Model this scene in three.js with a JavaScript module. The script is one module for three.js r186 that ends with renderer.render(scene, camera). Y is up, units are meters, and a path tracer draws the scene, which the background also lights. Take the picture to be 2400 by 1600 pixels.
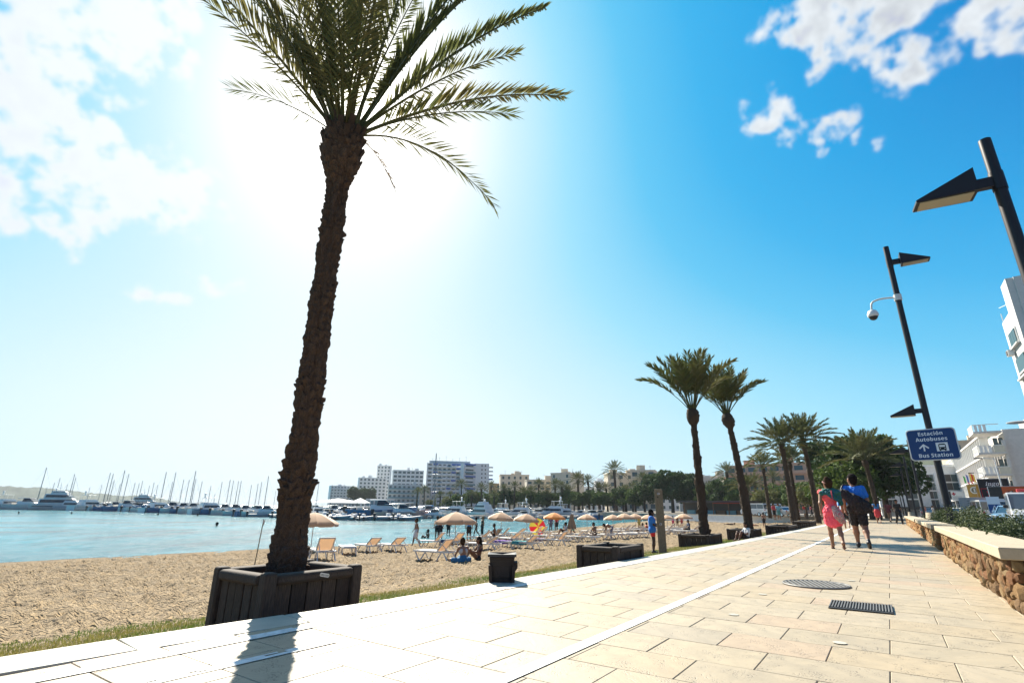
import * as THREE from 'three';
import { mergeGeometries } from 'three/addons/utils/BufferGeometryUtils.js';
import { RoundedBoxGeometry } from 'three/addons/geometries/RoundedBoxGeometry.js';
import { createNoise2D, createNoise3D } from 'simplex-noise';

// ---------------------------------------------------------------- camera, sky, sun, exposure
const scene = new THREE.Scene();
const camera = new THREE.PerspectiveCamera(67.38, 1024 / 682, 0.1, 9000);
camera.position.set(0, 0.9, 0);
camera.rotation.order = 'YXZ';
camera.rotation.set(0.313, 0.614, 0.01);
const EXPOSURE = 2.6;
const renderer = new THREE.WebGLRenderer({ antialias: true });
renderer.setSize(1024, 682);
renderer.toneMapping = THREE.LinearToneMapping;
renderer.toneMappingExposure = EXPOSURE;
renderer.shadowMap.enabled = true;

function mulberry(a) { return () => { a |= 0; a = a + 0x6D2B79F5 | 0; let t = Math.imul(a ^ a >>> 15, 1 | a); t = t + Math.imul(t ^ t >>> 7, 61 | t) ^ t; return ((t ^ t >>> 14) >>> 0) / 4294967296; }; }
const rnd = mulberry(11);
const ran = (a, b) => a + (b - a) * rnd();
const n2 = createNoise2D(mulberry(3)), n3 = createNoise3D(mulberry(5));
const clamp = (v, a = 0, b = 1) => Math.min(b, Math.max(a, v));
const lerp = (a, b, t) => a + (b - a) * t;
const smooth = (a, b, v) => { const t = clamp((v - a) / (b - a)); return t * t * (3 - 2 * t); };
const fbm2 = (x, y, o = 4) => { let s = 0, a = 0.5, f = 1; for (let i = 0; i < o; i++) { s += a * n2(x * f, y * f); a *= 0.5; f *= 2.03; } return s; };
const fbm3 = (x, y, z, o = 4) => { let s = 0, a = 0.5, f = 1; for (let i = 0; i < o; i++) { s += a * n3(x * f, y * f, z * f); a *= 0.5; f *= 2.03; } return s; };

const SUN = new THREE.Vector3(-0.6260, 0.6558, -0.4220).normalize();
// clouds as they stand in the sky: azimuth (0 = along the promenade, minus = seaward), elevation, half width, half height in degrees, strength
const CLOUDS = [[-85.4, 36.2, 3.6, 5, 1], [-85.5, 32.7, 4, 4.5, 1], [-85.4, 29.7, 3.4, 4.5, 1], [-85, 27.4, 2.4, 2.6, 0.8], [-80.8, 39.1, 4, 4.6, 1], [-78.9, 37.7, 2.6, 2.4, 0.85], [-76.1, 41.6, 1.9, 4.5, 0.95], [-75.3, 38.8, 1.8, 2.4, 0.7], [-81.6, 28.7, 4, 2.5, 0.9], [-79.5, 30.4, 2.5, 2, 0.9], [-79.7, 27.3, 4.5, 3.5, 1.05], [-76.4, 27.5, 5, 3.5, 1.05], [-72.2, 27.8, 4, 3.6, 1], [-72.7, 25.2, 2, 2, 0.8], [-84.3, 25, 2.6, 3, 0.9], [-83.7, 22, 1.5, 1.6, 0.8], [-79, 22.3, 3, 1.8, 0.85], [-76.8, 23.7, 1.4, 1.2, 0.7], [-72, 18.8, 3.2, 1, 0.7], [-67.6, 20.4, 2.4, 1.7, 0.8], [-79.6, 33.6, 0.8, 0.8, 0.6], [-82, 31.2, 1.3, 1, 0.6], [2.2, 43.8, 4, 1.8, 1], [5.8, 43, 4.6, 2, 1.1], [9.2, 41.3, 4.2, 1.8, 1.05], [11.6, 41, 1.8, 1, 0.8], [1.6, 41.7, 1.6, 1.6, 0.85], [7.3, 38.8, 2, 1.3, 0.75], [9.2, 37.3, 2.6, 1.6, 0.95], [6.7, 38.8, 1.2, 1.2, 0.8], [15.9, 38.3, 2.6, 1.6, 0.95], [17.5, 36.7, 3, 2, 1], [14.6, 36.2, 1.2, 1.2, 0.8], [16.6, 36.4, 2, 1.2, 0.75], [-3.7, 37.1, 2.4, 2, 1], [-3.4, 36.3, 1.6, 2, 0.8], [1.2, 34.8, 2.6, 1.2, 0.95], [2.3, 33.9, 1.6, 0.7, 0.8], [4.8, 32.9, 1, 0.6, 0.6], [-0.4, 41.7, 0.7, 0.6, 0.5]];
function makeSky() {
  const W = 2048, H = 1024, d = new Float32Array(W * H * 4), v = new THREE.Vector3();
  const ramp = [[0, 5, 4.8, 4.3], [2.5, 3.2, 3.1, 2.9], [6, 1.6, 1.6, 1.55], [9.5, 1.08, 1.13, 1.14], [14, .68, .93, 1.06], [19, .36, .78, 1.01], [25, .13, .59, .94], [31, .05, .47, .88], [38, .02, .385, .81], [46, .01, .29, .71], [55, .004, .17, .50], [75, .004, .13, .42], [110, .004, .11, .36], [180, .006, .12, .36]];
  for (let j = 0; j < H; j++) for (let i = 0; i < W; i++) {
    const el = ((j + 0.5) / H - 0.5) * Math.PI, ph = ((i + 0.5) / W - 0.5) * 2 * Math.PI;
    v.set(Math.cos(el) * Math.cos(ph), Math.sin(el), Math.cos(el) * Math.sin(ph));
    const g = Math.acos(clamp(v.dot(SUN), -1, 1)) * 180 / Math.PI, e = Math.max(0, el * 180 / Math.PI);
    // the air near the horizon is thicker and paler: it reads like the sky nearer to the sun
    const az = Math.atan2(v.x, -v.z) * 180 / Math.PI;
    let ge = g * (1 - 0.71 * Math.exp(-((e / 29) ** 2.2)) * (1 - 0.3 * smooth(60, 130, g)));
    let k = 0; while (k < ramp.length - 2 && ramp[k + 1][0] < ge) k++;
    const t = clamp((ge - ramp[k][0]) / (ramp[k + 1][0] - ramp[k][0]));
    let c = [1, 2, 3].map(q => lerp(ramp[k][q], ramp[k + 1][q], t));
    const hz = Math.exp(-e / 7) * 0.25; c = [lerp(c[0], .72, hz * .7), lerp(c[1], .95, hz), lerp(c[2], 1.0, hz)];
        // clouds: soft blobs broken up by noise, plus thin scattered ones in the rest of the sky
    let den = 0, edge = 0, body = 0;
    if (el > -0.02) {
      const cx = v.x * 11, cy = v.y * 11, cz = v.z * 11;
      const wx = az + 1.9 * fbm3(cx, cy, cz, 4), wy = e + 1.9 * fbm3(cx + 40, cy, cz, 4);
      for (const [ca, ce, w, h, s] of CLOUDS) {
        const dx = (wx - ca) * Math.cos(el) / w, dy = (wy - ce) / h, q = dx * dx + dy * dy;
        if (q < 6) den = Math.max(den, s * Math.exp(-q * .85)) + .1 * s * Math.exp(-q);
      }
      const rough = fbm3(cx * 1.6, cy * 1.6, cz * 1.6, 7), wisp = fbm3(cx * 5 + 3, cy * 5, cz * 5, 4);
      const out = smooth(50, 75, Math.abs(az + 35)) * smooth(8, 20, e);
      den = Math.min(den, 1.15) + (.85 * rough + .2 * wisp) * Math.min(1, den * 1.5 + .06);
      if (out > 0) den = Math.max(den, out * (0.2 + 1.5 * fbm3(v.x * 3 + 9, v.y * 5, v.z * 3, 6)));
      edge = Math.pow(smooth(0.34, .95, den), .9); body = smooth(.6, 1.3, den) * (.5 + .9 * fbm3(cx * 2.2 + 7, cy * 2.2 + .35, cz * 2.2, 5));
    }
    const lit = 0.93 + 0.2 * clamp(1 - g / 45) - 0.34 * clamp(body) * smooth(15, 50, g);
    const cl = [lit * .94, lit * .99, lit * 1.03];
    const o = (j * W + i) * 4;
    for (let q = 0; q < 3; q++) d[o + q] = (el < -0.03 ? [.30, .36, .40][q] : lerp(c[q], Math.max(c[q], cl[q]), edge * .96)) / EXPOSURE;
    d[o + 3] = 1;
  }
  const t = new THREE.DataTexture(d, W, H, THREE.RGBAFormat, THREE.FloatType);
  t.mapping = THREE.EquirectangularReflectionMapping; t.magFilter = t.minFilter = THREE.LinearFilter; t.needsUpdate = true;
  return t;
}
scene.background = makeSky();
scene.environment = scene.background;
const sun = new THREE.DirectionalLight(new THREE.Color(1, 0.93, 0.80), 5);
sun.position.copy(SUN).multiplyScalar(120);
sun.castShadow = true; sun.shadow.mapSize.set(4096, 4096); sun.shadow.radius = 1;
Object.assign(sun.shadow.camera, { left: -90, right: 90, top: 90, bottom: -90, near: 1, far: 400 });
scene.add(sun, sun.target);

// ---------------------------------------------------------------- helpers
const taken = {};
const numbered = (n) => { const k = taken[n] = (taken[n] ?? -1) + 1; return k ? `${n}_${String(k).padStart(3, '0')}` : n; };
const V3 = (x, y, z) => new THREE.Vector3(x, y, z);
const col = (r, g, b) => new THREE.Color().setRGB(r, g, b);
function tag(o, label, category, group, kind) { if (label) o.userData.label = label; if (category) o.userData.category = category; if (group) o.userData.group = group; if (kind) o.userData.kind = kind; return o; }
function thing(name, label, category, [x, y, z] = [0, 0, 0], turn = 0, group) {
  const o = new THREE.Group(); o.name = numbered(name); o.position.set(x, y, z); o.rotation.y = turn; scene.add(o);
  return tag(o, label, category, group);
}
function metreUV(g) {
  const p = g.attributes.position, n = g.attributes.normal, uv = new Float32Array(p.count * 2);
  for (let i = 0; i < p.count; i++) {
    const ax = Math.abs(n.getX(i)), ay = Math.abs(n.getY(i)), az = Math.abs(n.getZ(i));
    if (ay >= ax && ay >= az) { uv[i * 2] = p.getX(i); uv[i * 2 + 1] = p.getZ(i); }
    else if (ax >= az) { uv[i * 2] = p.getZ(i); uv[i * 2 + 1] = p.getY(i); }
    else { uv[i * 2] = p.getX(i); uv[i * 2 + 1] = p.getY(i); }
  }
  g.setAttribute('uv', new THREE.BufferAttribute(uv, 2)); return g;
}
function flat(g) { const h = g.index ? g.toNonIndexed() : g; for (const k of Object.keys(h.attributes)) if (!['position', 'normal', 'uv'].includes(k)) h.deleteAttribute(k); if (!h.attributes.uv) h.setAttribute('uv', new THREE.BufferAttribute(new Float32Array(h.attributes.position.count * 2), 2)); return h; }
function join(list) { return list.length === 1 ? list[0] : mergeGeometries(list.map(flat)); }
function obj(name, geo, mat, parent = scene) {
  let g = Array.isArray(geo) ? join(geo) : geo;
  if (mat.userData?.metres && !g.userData.metres) { if (g.index) g = g.toNonIndexed(); metreUV(g); g.userData.metres = true; }
  const m = new THREE.Mesh(g, mat); m.name = parent === scene ? numbered(name) : name; parent.add(m); return m;
}
function struct(name, geo, mat) { const m = obj(name, geo, mat); m.userData.kind = 'structure'; return m; }
function dup(root, pos, turn, label, scale) { const r = root.clone(); r.name = numbered(root.name.replace(/_\d\d\d$/, '')); r.userData = { ...root.userData }; scene.add(r); r.position.set(...pos); r.rotation.y = turn; if (label) r.userData.label = label; if (scale) r.scale.setScalar(scale); return r; }
const bx = (w, h, d, x = 0, y = 0, z = 0, ry = 0) => { const g = new THREE.BoxGeometry(w, h, d); if (ry) g.rotateY(ry); g.translate(x, y, z); return g; };
const rb = (w, h, d, x = 0, y = 0, z = 0, r = 0.01) => new RoundedBoxGeometry(w, h, d, 1, Math.min(r, w / 2.1, h / 2.1, d / 2.1)).translate(x, y, z);
function bar(a, b, r0, r1 = r0, seg = 6, caps = true) {
  const A = V3(...a), B = V3(...b), d = B.clone().sub(A), L = d.length();
  const g = new THREE.CylinderGeometry(r1, r0, L, seg, 1, !caps); g.translate(0, L / 2, 0);
  g.applyQuaternion(new THREE.Quaternion().setFromUnitVectors(V3(0, 1, 0), d.normalize())); g.translate(A.x, A.y, A.z); return g;
}
function beam(a, b, w, h) { // box between two points, w across, h tall
  const A = V3(...a), B = V3(...b), d = B.clone().sub(A), L = d.length(); const g = new THREE.BoxGeometry(w, h, L);
  const m = new THREE.Matrix4().lookAt(B, A, Math.abs(d.y) > .98 * L ? V3(1, 0, 0) : V3(0, 1, 0)); g.applyMatrix4(m); g.translate((A.x + B.x) / 2, (A.y + B.y) / 2, (A.z + B.z) / 2); return g;
}
function tube(pts, r, seg = 5, n = 0) { return new THREE.TubeGeometry(new THREE.CatmullRomCurve3(pts.map(p => V3(...p))), n || pts.length * 4, r, seg, false); }
function prism(pts, depth, bevel = 0) { // outline in xy extruded along z, centred
  const s = new THREE.Shape(pts.map(p => new THREE.Vector2(...p)));
  const g = new THREE.ExtrudeGeometry(s, { depth: depth - 2 * bevel, bevelEnabled: bevel > 0, bevelSize: bevel, bevelThickness: bevel, bevelSegments: 2, bevelOffset: -bevel }); g.translate(0, 0, -depth / 2 + bevel); return g;
}
function mesh3(pos, idx, uv) { const g = new THREE.BufferGeometry(); g.setAttribute('position', new THREE.BufferAttribute(new Float32Array(pos), 3)); if (uv) g.setAttribute('uv', new THREE.BufferAttribute(new Float32Array(uv), 2)); g.setIndex(idx); g.computeVertexNormals(); return g; }
function grid(nu, nv, fn, uvFn) { // fn(u, v) -> [x, y, z]
  const p = [], t = [], ix = [];
  for (let j = 0; j <= nv; j++) for (let i = 0; i <= nu; i++) { p.push(...fn(i / nu, j / nv)); const q = uvFn ? uvFn(i / nu, j / nv) : [i / nu, j / nv]; t.push(q[0], q[1]); }
  for (let j = 0; j < nv; j++) for (let i = 0; i < nu; i++) { const a = j * (nu + 1) + i, b = a + 1, c = a + nu + 1, d = c + 1; ix.push(a, b, d, a, d, c); }
  return mesh3(p, ix, t);
}
// ---------------------------------------------------------------- textures and materials
function tex(n, size, fn, srgb = false) { // fn(u, v) -> [r, g, b] 0..1; tiles every `size` metres
  const d = new Uint8Array(n * n * 4);
  for (let j = 0; j < n; j++) for (let i = 0; i < n; i++) { const c = fn(i / n, j / n), o = (j * n + i) * 4; for (let q = 0; q < 3; q++) d[o + q] = clamp(c[q]) * 255; d[o + 3] = 255; }
  const t = new THREE.DataTexture(d, n, n, THREE.RGBAFormat); t.wrapS = t.wrapT = THREE.RepeatWrapping; t.magFilter = THREE.LinearFilter; t.minFilter = THREE.LinearMipmapLinearFilter; t.generateMipmaps = true;
  if (srgb) t.colorSpace = THREE.SRGBColorSpace; t.repeat.set(1 / size, 1 / size); t.needsUpdate = true; return t;
}
const tau = Math.PI * 2;
function tileNoise(u, v, f, o = 4, s = 0) { // tiling fbm
  let a = 0.5, r = 0; for (let k = 0; k < o; k++) { const R = f / tau; r += a * n3(R * Math.cos(u * tau) + s, R * Math.sin(u * tau) + R * Math.cos(v * tau), R * Math.sin(v * tau) + s * 1.7); f *= 2.1; a *= 0.5; } return r;
}
const g3 = (v) => [v, v, v];
const mottle = (f, amt, s) => tex(256, 1, (u, v) => { const q = 1 + amt * tileNoise(u, v, f, 5, s); return [q * .86, q * .86, q * .86]; });
function mat(r, g, b, rough = 0.8, o = {}) {
  const { metres, phys, ...x } = o; const m = new (phys ? THREE.MeshPhysicalMaterial : THREE.MeshStandardMaterial)({ color: col(r, g, b), roughness: rough, metalness: 0, ...x });
  if (metres) m.userData.metres = true; return m;
}
const sized = (t, s) => { const c = t.clone(); c.repeat.set(1 / s, 1 / s); c.needsUpdate = true; return c; };
const mottleA = mottle(14, .38, 1), mottleB = mottle(30, .5, 4);
const pitTex = tex(1024, 1, (u, v) => { // travertine: cloudy bands and clusters of small pits
  const band = tileNoise(u * .999, v, 9, 4, 2), cl = smooth(-.05, .35, tileNoise(u, v, 10, 3, 8)); const p = tileNoise(u, v, 110, 2, 5), p2 = tileNoise(u, v, 260, 1, 6);
  const pit = Math.max(smooth(.27, .35, p) * cl, smooth(.36, .42, p2) * .7 * cl); const q = .90 + .16 * band + .05 * tileNoise(u, v, 60, 3, 3) - .7 * pit; return [q, q * (.985 - .01 * band), q * (.97 - .03 * band)];
});
const pitBump = tex(1024, 1, (u, v) => { const cl = smooth(-.05, .35, tileNoise(u, v, 10, 3, 8)); const p = tileNoise(u, v, 110, 2, 5), p2 = tileNoise(u, v, 260, 1, 6); return g3(.8 + .1 * tileNoise(u, v, 40, 4, 1) - .6 * Math.max(smooth(.27, .35, p) * cl, smooth(.36, .42, p2) * .7 * cl)); });
const woodTex = tex(512, 1, (u, v) => { const w = tileNoise(u, v * .25, 40, 3, 3); const s = Math.sin((u * 38 + 1.5 * tileNoise(u, v * .2, 6, 3, 1)) * tau); const f = tileNoise(u, v * .08, 120, 2, 9); const q = .62 + .2 * w + .09 * s + .3 * f; return [q, q * .96, q * .9]; });
const barkTex = tex(512, 1, (u, v) => { const q = .6 + .5 * tileNoise(u, v, 34, 5, 2) + .25 * tileNoise(u, v * .3, 90, 2, 6); return [q, q * .9, q * .78]; });
const sandTex = tex(512, 1, (u, v) => { const q = .84 + .34 * tileNoise(u, v, 9, 5, 3) + .14 * tileNoise(u, v, 120, 2, 7); return [q, q * .98, q * .94]; });
const sandBump = tex(512, 1, (u, v) => g3(.5 + .42 * tileNoise(u, v, 16, 5, 11)));
const plasterTex = tex(256, 1, (u, v) => g3(.9 + .10 * tileNoise(u, v, 8, 5, 21) + .06 * tileNoise(u, v, 40, 3, 2)));
const waterBump = tex(1024, 1, (u, v) => { const a = 1 - Math.abs(tileNoise(u, v, 16, 3, 1)) * 1.7, b = 1 - Math.abs(tileNoise(u, v, 34, 3, 5)) * 1.6; return g3(.2 + .36 * a + .3 * b + .16 * tileNoise(u, v, 120, 2, 3)); });
const M = {
  slab: [[.355, .292, .198], [.365, .303, .212], [.338, .28, .194], [.36, .288, .188], [.37, .282, .192], [.325, .272, .196]].map(c => mat(...c, .55, { metres: true, map: sized(pitTex, 1.9), bumpMap: sized(pitBump, 1.9), bumpScale: .004 })),
  edgeSlab: mat(.45, .42, .34, .5, { metres: true, map: sized(plasterTex, 2.2), bumpMap: sized(mottleA, 1.1), bumpScale: .002 }),
  joint: mat(.26, .215, .155, .95),
  paint: mat(.74, .74, .72, .6, { metres: true, map: sized(mottleA, 1.3) }),
  sand: mat(.262, .196, .112, .95, { vertexColors: true, map: sized(sandTex, 4.3), bumpMap: sized(sandBump, 1.3), bumpScale: .11 }),
  wood: [[.062, .044, .034], [.085, .064, .05], [.05, .037, .03], [.075, .053, .038]].map(c => mat(...c, .85, { metres: true, map: sized(woodTex, .9), bumpMap: sized(woodTex, .9), bumpScale: .006 })),
  greyWood: mat(.30, .26, .18, .85, { metres: true, map: sized(woodTex, .8), bumpMap: sized(woodTex, .8), bumpScale: .005 }),
  steel: mat(.13, .125, .12, .55, { metalness: .3 }), iron: mat(.10, .095, .09, .5, { metalness: .6 }), ironDark: mat(.03, .03, .03, .7, { metalness: .3 }),
  lamp: mat(.022, .019, .02, .42, { metalness: .35 }), glassLamp: mat(.34, .30, .20, .35),
  white: mat(.72, .71, .68, .5), cream: mat(.42, .35, .245, .7, { metres: true, map: sized(pitTex, 1.4), bumpMap: sized(pitBump, 1.4), bumpScale: .003 }),
  rail: mat(.66, .65, .62, .45), chrome: mat(.6, .6, .62, .25, { metalness: .9 }), black: mat(.018, .018, .02, .5), rubber: mat(.02, .02, .02, .85),
  glass: mat(.03, .05, .07, .08, { phys: true, clearcoat: 1 }), navy: mat(.02, .05, .16, .6),
};

// ---------------------------------------------------------------- the setting
const table = (t, v) => { if (v <= t[0][0]) return t[0][1]; for (let i = 1; i < t.length; i++) if (v <= t[i][0]) return lerp(t[i - 1][1], t[i][1], (v - t[i - 1][0]) / (t[i][0] - t[i - 1][0])); return t[t.length - 1][1]; };
const EDGE = [[-120, -3.78], [-36, -3.78], [-16, -3.92], [-7.8, -4.17], [-3.6, -4.36], [-2.3, -4.5], [-1.1, -4.61], [6, -4.75]], SHORE = [[-120, -44], [-92, -40], [-77, -35.7], [-60, -33.9], [-41, -28.8], [-28.5, -27.5], [-18.4, -30.6], [-10, -31.5], [8, -32], [60, -36]], PROF = [[0, -0.2], [0.07, -0.38], [0.2, -0.82], [0.4, -1.22], [0.65, -1.42], [1, -1.58], [1.3, -2.1], [2.5, -4]], SEA = -1.6;
const edgeX = (z) => table(EDGE, z), shoreX = (z) => table(SHORE, z) + .5 * n2(z * .11, 3) + .25 * n2(z * .35, 8);
const beachY = (x, z) => { const e = edgeX(z), s = table(SHORE, z); return table(PROF, (e - x) / (e - s)); };
function sandRelief(x, z) { // trampled dry sand: overlapping foot hollows and ridges
  const s = smooth(2.6, 5.2, edgeX(z) - x) * smooth(0, 2.5, x - table(SHORE, z)), a = n2(x * 2.1, z * 2.1), b = n2(x * 4.3 + 9, z * 4.3), c = n2(x * 9 + 3, z * 9), d = n2(x * .45, z * .45);
  return s * (.07 * d + .10 * (Math.abs(a) - .4) + .09 * (Math.abs(b) - .4) + .05 * c);
}
{ // beach: finer near the camera
  const zs = []; for (let z = 9; z > -32; z -= .11) zs.push(z); for (let z = -32; z > -75; z -= .3) zs.push(z); for (let z = -75; z > -136; z -= 1.2) zs.push(z);
  const us = []; for (let u = 0; u < 30; u += .12) us.push(u); for (let u = 30; u < 66; u += 1) us.push(u);
  const p = [], t = [], ix = [], vc = [];
  zs.forEach((z) => us.forEach((u) => { const e = edgeX(z) + .05, x = e - u, y = beachY(x, z) + sandRelief(x, z), wet = x - shoreX(z) < .7 + .5 * n2(x * .8, z * .5) + .3 * n2(x, z * 2.3) ? .62 : 1; p.push(x, y, z); t.push(x, z); vc.push(wet, wet * .97, wet * .95); })); // damp sand along the waterline
  const n = us.length; for (let j = 0; j < zs.length - 1; j++) for (let i = 0; i < n - 1; i++) { const a = j * n + i; ix.push(a, a + 1, a + n + 1, a, a + n + 1, a + n); }
  const bg = mesh3(p, ix, t); bg.setAttribute('color', new THREE.BufferAttribute(new Float32Array(vc), 3)); struct('beach', bg, M.sand);
}
{ // sea with real ripples near, a fine bump over all
  const wm = mat(.022, .37, .465, .25, { bumpMap: sized(waterBump, 6.3), bumpScale: .5, ior: 1.33, phys: true, clearcoat: .4, clearcoatRoughness: .1 });
  wm.map = tex(256, 90, (u, v) => { const q = .8 + .7 * tileNoise(u, v, 7, 4, 31); return [q * .9, q, q]; });
  const rip = (x, z) => .03 * n2(x * .55, z * .9) + .035 * n2(x * 1.3 + 5, z * 1.9) + .03 * n2(x * .16, z * .21);
  const p = [], t = [], ix = [], R = []; for (let r = 8; r < 150; r *= 1.0125) R.push(r); for (let r = 150; r < 6500; r *= 1.25) R.push(r); R.push(6500);
  const A = 420; for (const r of R) for (let i = 0; i <= A; i++) { const a = lerp(-2.75, 1.75, i / A), x = Math.sin(a - .6) * r, z = -Math.cos(a - .6) * r; p.push(x, SEA + (r < 150 ? rip(x, z) : 0), z); t.push(x, z); }
  for (let j = 0; j < R.length - 1; j++) for (let i = 0; i < A; i++) { const a = j * (A + 1) + i, b = a + A + 1; ix.push(a, a + 1, b + 1, a, b + 1, b); }
  struct('sea', mesh3(p, ix, t), wm);
  struct('seabed', bx(13000, 1, 13000, 0, -6, 0), mat(.2, .2, .15, 1));
}
{ // town ground beyond the bay, the road and the promenade
  const earth = mat(.16, .14, .11, .95, { metres: true, map: sized(mottleA, 9) });
  const shape = [[1.45, 12], [1.45, -110], [-3.9, -112], [-46, -118], [-66, -132], [-110, -158], [-180, -176], [-310, -222], [-560, -380], [-1000, -720], [-1500, -1500], [600, -3500], [3000, -2500], [3000, 12]];
  const g = new THREE.ShapeGeometry(new THREE.Shape(shape.map(([x, z]) => new THREE.Vector2(x, -z)))); g.rotateX(-Math.PI / 2); g.translate(0, -.14, 0); struct('town_ground', g, earth);
  const side = []; for (let i = 1; i < 10; i++) { const [x0, z0] = shape[i], [x1, z1] = shape[i + 1]; side.push(beam([x0, -1.6, z0], [x1, -1.6, z1], .6, 2.9)); } struct('quay_wall', side, mat(.26, .24, .2, .9, { metres: true, map: sized(mottleB, 3) }));
  const asph = mat(.06, .06, .062, .9, { metres: true, map: sized(mottleB, 1.7) });
  struct('road', bx(11, .1, 260, 9.3, -.16, -118), asph).position.y += .03;
  struct('road_markings', [...Array(34)].map((_, i) => bx(.12, .004, 3, 9.3, -.078, -i * 7.5)), M.paint);
  struct('pavement', bx(3.4, .14, 240, 16.5, -.07, -110), mat(.3, .27, .23, .85, { metres: true, map: sized(mottleA, 2) }));
  struct('kerb', bx(.16, .16, 130, 3.7, -.06, -52), mat(.36, .33, .28, .8));
  struct('street', bx(9, .08, 120, -30, -.12, -138, Math.PI / 2 - .16), asph);
}
// promenade: mortar bed, paving slabs laid in running bond, smooth slabs along the seaward edge
const promenade = new THREE.Group(); promenade.name = 'promenade'; promenade.userData = { kind: 'structure', label: 'pale stone promenade running along the beach' }; scene.add(promenade);
{
  const zs = [9, 4, 0, -1.1, -2.3, -3.6, -7.8, -16, -36, -112], s = zs.map(z => new THREE.Vector2(edgeX(z), -z));
  const g = new THREE.ExtrudeGeometry(new THREE.Shape([...s, new THREE.Vector2(1.42, 112), new THREE.Vector2(1.42, -9)]), { depth: .7, bevelEnabled: false }); g.rotateX(-Math.PI / 2); g.translate(0, -.712, 0);
  obj('mortar_bed', g, M.joint, promenade);
  const slabGeo = (w, d, h, seed) => { // bevelled slab, top at y = 0
    const b = .004, x = w / 2, z = d / 2, p = [-x + b, 0, z - b, x - b, 0, z - b, x - b, 0, -z + b, -x + b, 0, -z + b, -x, -b, z, x, -b, z, x, -b, -z, -x, -b, -z, -x, -h, z, x, -h, z, x, -h, -z, -x, -h, -z];
    const q = mesh3(p, [0, 1, 2, 0, 2, 3, 0, 4, 5, 0, 5, 1, 1, 5, 6, 1, 6, 2, 2, 6, 7, 2, 7, 3, 3, 7, 4, 3, 4, 0, 4, 8, 9, 4, 9, 5, 5, 9, 10, 5, 10, 6, 6, 10, 11, 6, 11, 7, 7, 11, 8, 7, 8, 4]).toNonIndexed(); q.computeVertexNormals(); metreUV(q); q.userData.metres = true;
    const r = mulberry(seed), du = r() * 9, dv = r() * 9; for (let i = 0; i < q.attributes.uv.count; i++) q.attributes.uv.setXY(i, q.attributes.uv.getX(i) + du, q.attributes.uv.getY(i) + dv); return q;
  };
  const L = .66, Dp = .465, gap = .0038, full = [...Array(10)].map((_, i) => slabGeo(L - gap, Dp - gap, .03, i + 1)), cand = [], x1 = .93;
  for (let k = 0; k < 226; k++) {
    const z = 4 - k * Dp, x0 = edgeX(z) + .44, off = (k % 2 ? -.155 : .175);
    for (let i = -9; i < 3; i++) { const a = Math.max(x0, off + i * L), b = Math.min(x1, off + (i + 1) * L); if (b - a > .06) cand.push([(a + b) / 2, z, b - a, Math.hypot((a + b) / 2, z) + (z > -1 ? 60 : 0)]); }
  }
  for (let k = 0; k < 90; k++) { const z = 3.6 - k * 1.18; cand.push([edgeX(z) + .219, z, .438, Math.hypot(edgeX(z), z) * .8 + (z > 0 ? 60 : 0), 1]); }
  cand.sort((a, b) => a[3] - b[3]);
  const rest = M.slab.map(() => []), restE = [];
  cand.forEach(([x, z, w, , e], n) => {
    const sm = Math.floor(rnd() * 5.4) % 6, pale = rnd();
    const g = e ? slabGeo(w - .004, 1.18 - gap, .035, n) : Math.abs(w - L) < .01 ? full[Math.floor(rnd() * 10)] : slabGeo(w - gap, Dp - gap, .03, n);
    const y = e ? .001 : ran(-.0012, .0012), tilt = e ? Math.atan(edgeX(z + .59) - edgeX(z - .59)) / 1.18 : 0;
    if (n < 299) { const m = obj(e ? 'edge_slab' : 'paving_slab', g, e ? M.edgeSlab : M.slab[sm], promenade); m.position.set(x, y, z); m.rotation.y = tilt; }
    else (e ? restE : rest[sm]).push(g.clone().rotateY(tilt).translate(x, y, z));
  });
  rest.forEach((r, i) => { if (r.length) { const g = mergeGeometries(r); g.userData.metres = true; obj('distant_paving', g, M.slab[i], promenade).userData.kind = 'stuff'; } });
  { const g = mergeGeometries(restE); g.userData.metres = true; obj('distant_edging', g, M.edgeSlab, promenade).userData.kind = 'stuff'; }
  // painted lines, worn where feet cross them
  const stripe = (x0, x1, w, za, zb, worn, seed) => { // strip cut into short cells, some of them rubbed away
    const p = [], t = [], ix = []; const nz = Math.round((za - zb) / .05), nx = 4; let c = 0;
    for (let j = 0; j < nz; j++) { const z = lerp(za, zb, j / nz), z2 = lerp(za, zb, (j + 1) / nz), x = lerp(x0, x1, j / nz), xb = lerp(x0, x1, (j + 1) / nz);
      for (let i = 0; i < nx; i++) { if (n2(x * 3 + i * .8, z * 1.6 + seed) * .6 + n2(i * 2.1, z * 9 + seed) * .4 < worn) continue; const a = w * (i / nx - .5), b = w * ((i + 1) / nx - .5); p.push(x + a, 0, z, x + b, 0, z, xb + b, 0, z2, xb + a, 0, z2); ix.push(c, c + 1, c + 2, c, c + 2, c + 3); c += 4; } }
    const g = mesh3(p, ix); g.translate(0, .005, 0); return g;
  };
  obj('painted_line', stripe(-1.90, -1.78, .10, 3, -60, -.85, 2), M.paint, promenade);
  obj('painted_line', stripe(-3.93, -3.12, .12, 3, -60, -.72, 9), M.paint, promenade);
  obj('painted_line', stripe(-3.42, -3.32, .09, 2, -2.6, -.5, 21), M.paint, promenade);
  // flush pale discs let into the paving
  for (const [x, z] of [[-1.301, -5.337], [-1.316, -6.769], [-0.448, -4.729], [-0.575, -8.79]]) { const g = new THREE.CircleGeometry(.045, 14).rotateX(-Math.PI / 2).translate(x, .006, z); obj('pale_spot', g, M.edgeSlab, promenade); }
}
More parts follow.
